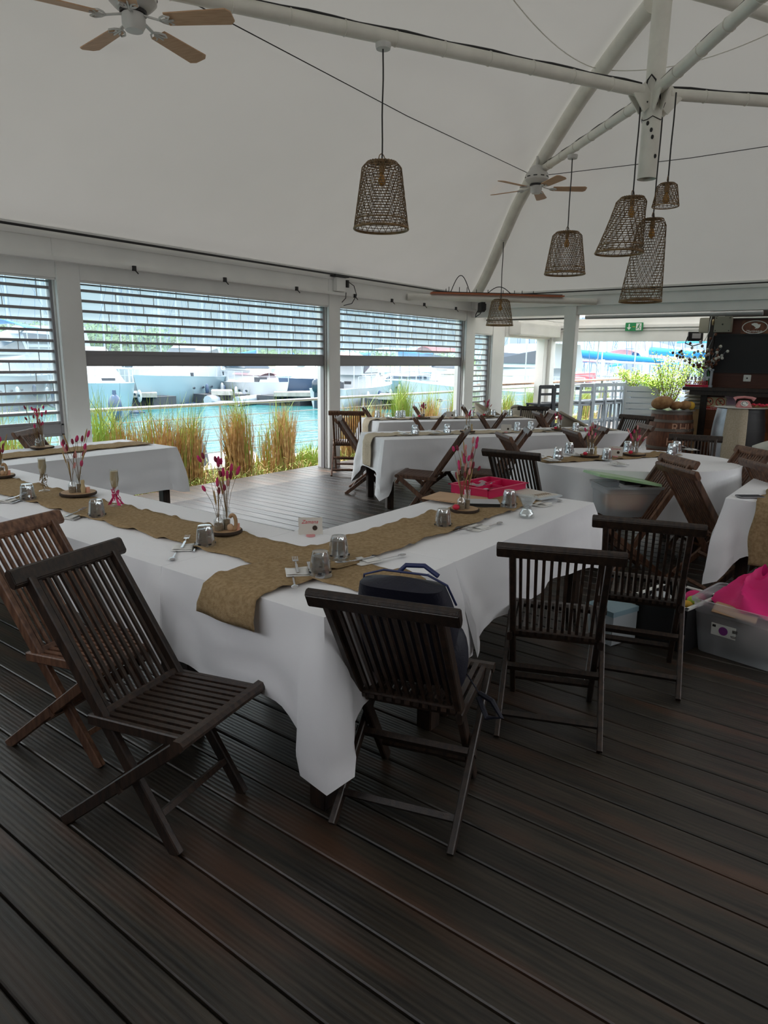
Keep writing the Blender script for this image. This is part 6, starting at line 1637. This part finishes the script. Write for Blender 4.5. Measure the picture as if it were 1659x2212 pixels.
b.box((0, 0, .15), (.06, .04, .03)); b.build('letter_body', M['silver'], t, bevel=.003)
b = MB(); 
for s in (-1, 1): b.ell((s*.045, -.03, .265), (.008, .006, .008), 8, 6)
b.build('knobs', M['black'], t)
p = ledge(1505)
t = thing('branch_arrangement', 'bare branches hung with brown and white shells in a green bottle', 'decoration', (XW-.12, p.y-.05, ZS+.002), R(-90))
b = MB(); b.lathe([(.045, 0), (.05, .01), (.05, .16), (.02, .24), (.018, .30)], 18, (.06, 0, 0), cap=False); b.build('green_bottle', M['bottlegreen'], t, smooth=50)
b = MB(); b.lathe([(.03, 0), (.035, .02), (.03, .14), (.015, .18)], 16, (-.02, .01, 0), cap=False); b.build('clear_bottle', M['glass2'], t, smooth=50)
rnd = random.Random(13); b = MB(); s1, s2 = MB(), MB()
for k in range(15):
    a = rnd.uniform(-1.25, 1.25); L = rnd.uniform(.30, .68); P = [Vector((.02, 0, .20))]
    for j in range(1, 7): q = j/6; P.append(P[0]+Vector((math.sin(a)*L*q*.75+rnd.uniform(-.03, .03), rnd.uniform(-.05, .05)-.05*q, math.cos(a*.8)*L*q)))
    b.tube(P, [.006-.0008*j for j in range(7)], 5)
    for j in (2, 3, 4, 5, 6):
        q = P[j]+Vector((rnd.uniform(-.04, .04), rnd.uniform(-.03, .03), rnd.uniform(-.05, .02))); (s1 if rnd.random() < .55 else s2).ell(q, (.022, .018, .024), 8, 6)
b.build('branches', M['stool'], t); s1.build('brown_shells', M['barrel'], t, smooth=60); s2.build('white_shells', M['lounge'], t, smooth=60)
# cushions on a crate under the ledge end
p = fx(1497, 905, XW-.1)
t = thing('pale_crate', 'pale plank pedestal carrying the beige cushions', 'stand', (XW+.25, p.y+.05, .002), R(-90))
zc_ = fx(1497, 882, XW+.25).z
b = MB(); b.box((0, 0, (zc_-.02)/2), (.26, .30, zc_-.02)); b.build('planks', M['crate'], t); b = MB(); b.box((0, 0, zc_-.01), (.30, .34, .02)); b.build('top_board', M['crate'], t)
for k in range(5):
    b = MB(); b.grid(22, 12, lambda u, v: Vector((.20*math.cos(u*6.283)*abs(math.sin(v*3.1416))**.45, .22*math.sin(u*6.283)*abs(math.sin(v*3.1416))**.45, -.030*math.cos(v*3.1416)-.035*(math.cos(u*6.283)*math.sin(v*3.1416))**2)), closeu=True)
    o = b.build('seat_cushion', M['cushion'], smooth=60); o.location = (XW+.25, p.y+.05, zc_+.045+.056*k); o.rotation_euler = (0, 0, R(-90))
    tag(o, 'beige seat cushion, %s of the stack under the ledge' % ['lowest', 'second from the bottom', 'middle one', 'second from the top', 'topmost'][k], 'cushion', 'stacked beige cushions')
floodlight(fx(1502, 727, 12.6), R(-60), 'black floodlight left of the bar wall above the branches', .9)
b = MB(); b.box((0, 0, 0), (.10, .16, .24)); o = b.build('wall_speaker', M['greybox'], bevel=.01); o.location = fx(1523, 703, 12.4); tag(o, 'small pale speaker box at the left edge of the bar wall', 'speaker')
# emergency exit sign on the extension beam
p = fx(1370, 706, XE-.10); t = thing('exit_sign', 'green emergency exit sign with white arrow and running figure', 'sign', p, R(-90))
b = MB(); b.box((0, 0, 0), (.36, .04, .17)); b.build('case', M['exitgreen'], t, bevel=.004)
b = MB(); b.box((-.10, -.022, .015), (.022, .003, .09)); b.prism([(-.145, -.01), (-.055, -.01), (-.10, -.065)], .021, .024, RX)
b.box((.10, -.0215, 0), (.11, .002, .14)); b.build('white_arrow_and_panel', M['signwhite'], t)
b = MB(); b.ell((.108, -.024, .045), (.013, .003, .013), 10, 6); b.bar((.10, -.024, .03), (.085, -.024, -.01), .022, .003, up=(0, 1, 0)); b.bar((.085, -.024, -.01), (.12, -.024, -.025), .012, .003, up=(0, 1, 0)); b.bar((.12, -.024, -.025), (.115, -.024, -.06), .010, .003, up=(0, 1, 0)); b.bar((.085, -.024, -.01), (.06, -.024, -.05), .011, .003, up=(0, 1, 0)); b.bar((.10, -.024, .025), (.135, -.024, .005), .009, .003, up=(0, 1, 0)); b.build('running_figure', M['exitgreen'], t)
b = MB(); b.box((.0, -.023, .0), (.06, .002, .008)); b.build('yellow_mark', M['bread2'], t)
# white box on the extension corner
b = MB(); b.box((0, 0, 0), (.12, .10, .16)); o = b.build('motor_box', M['signwhite'], bevel=.008); o.location = fy(1205, 718, 6.6); tag(o, 'small white motor box at the corner of the extension', 'box')
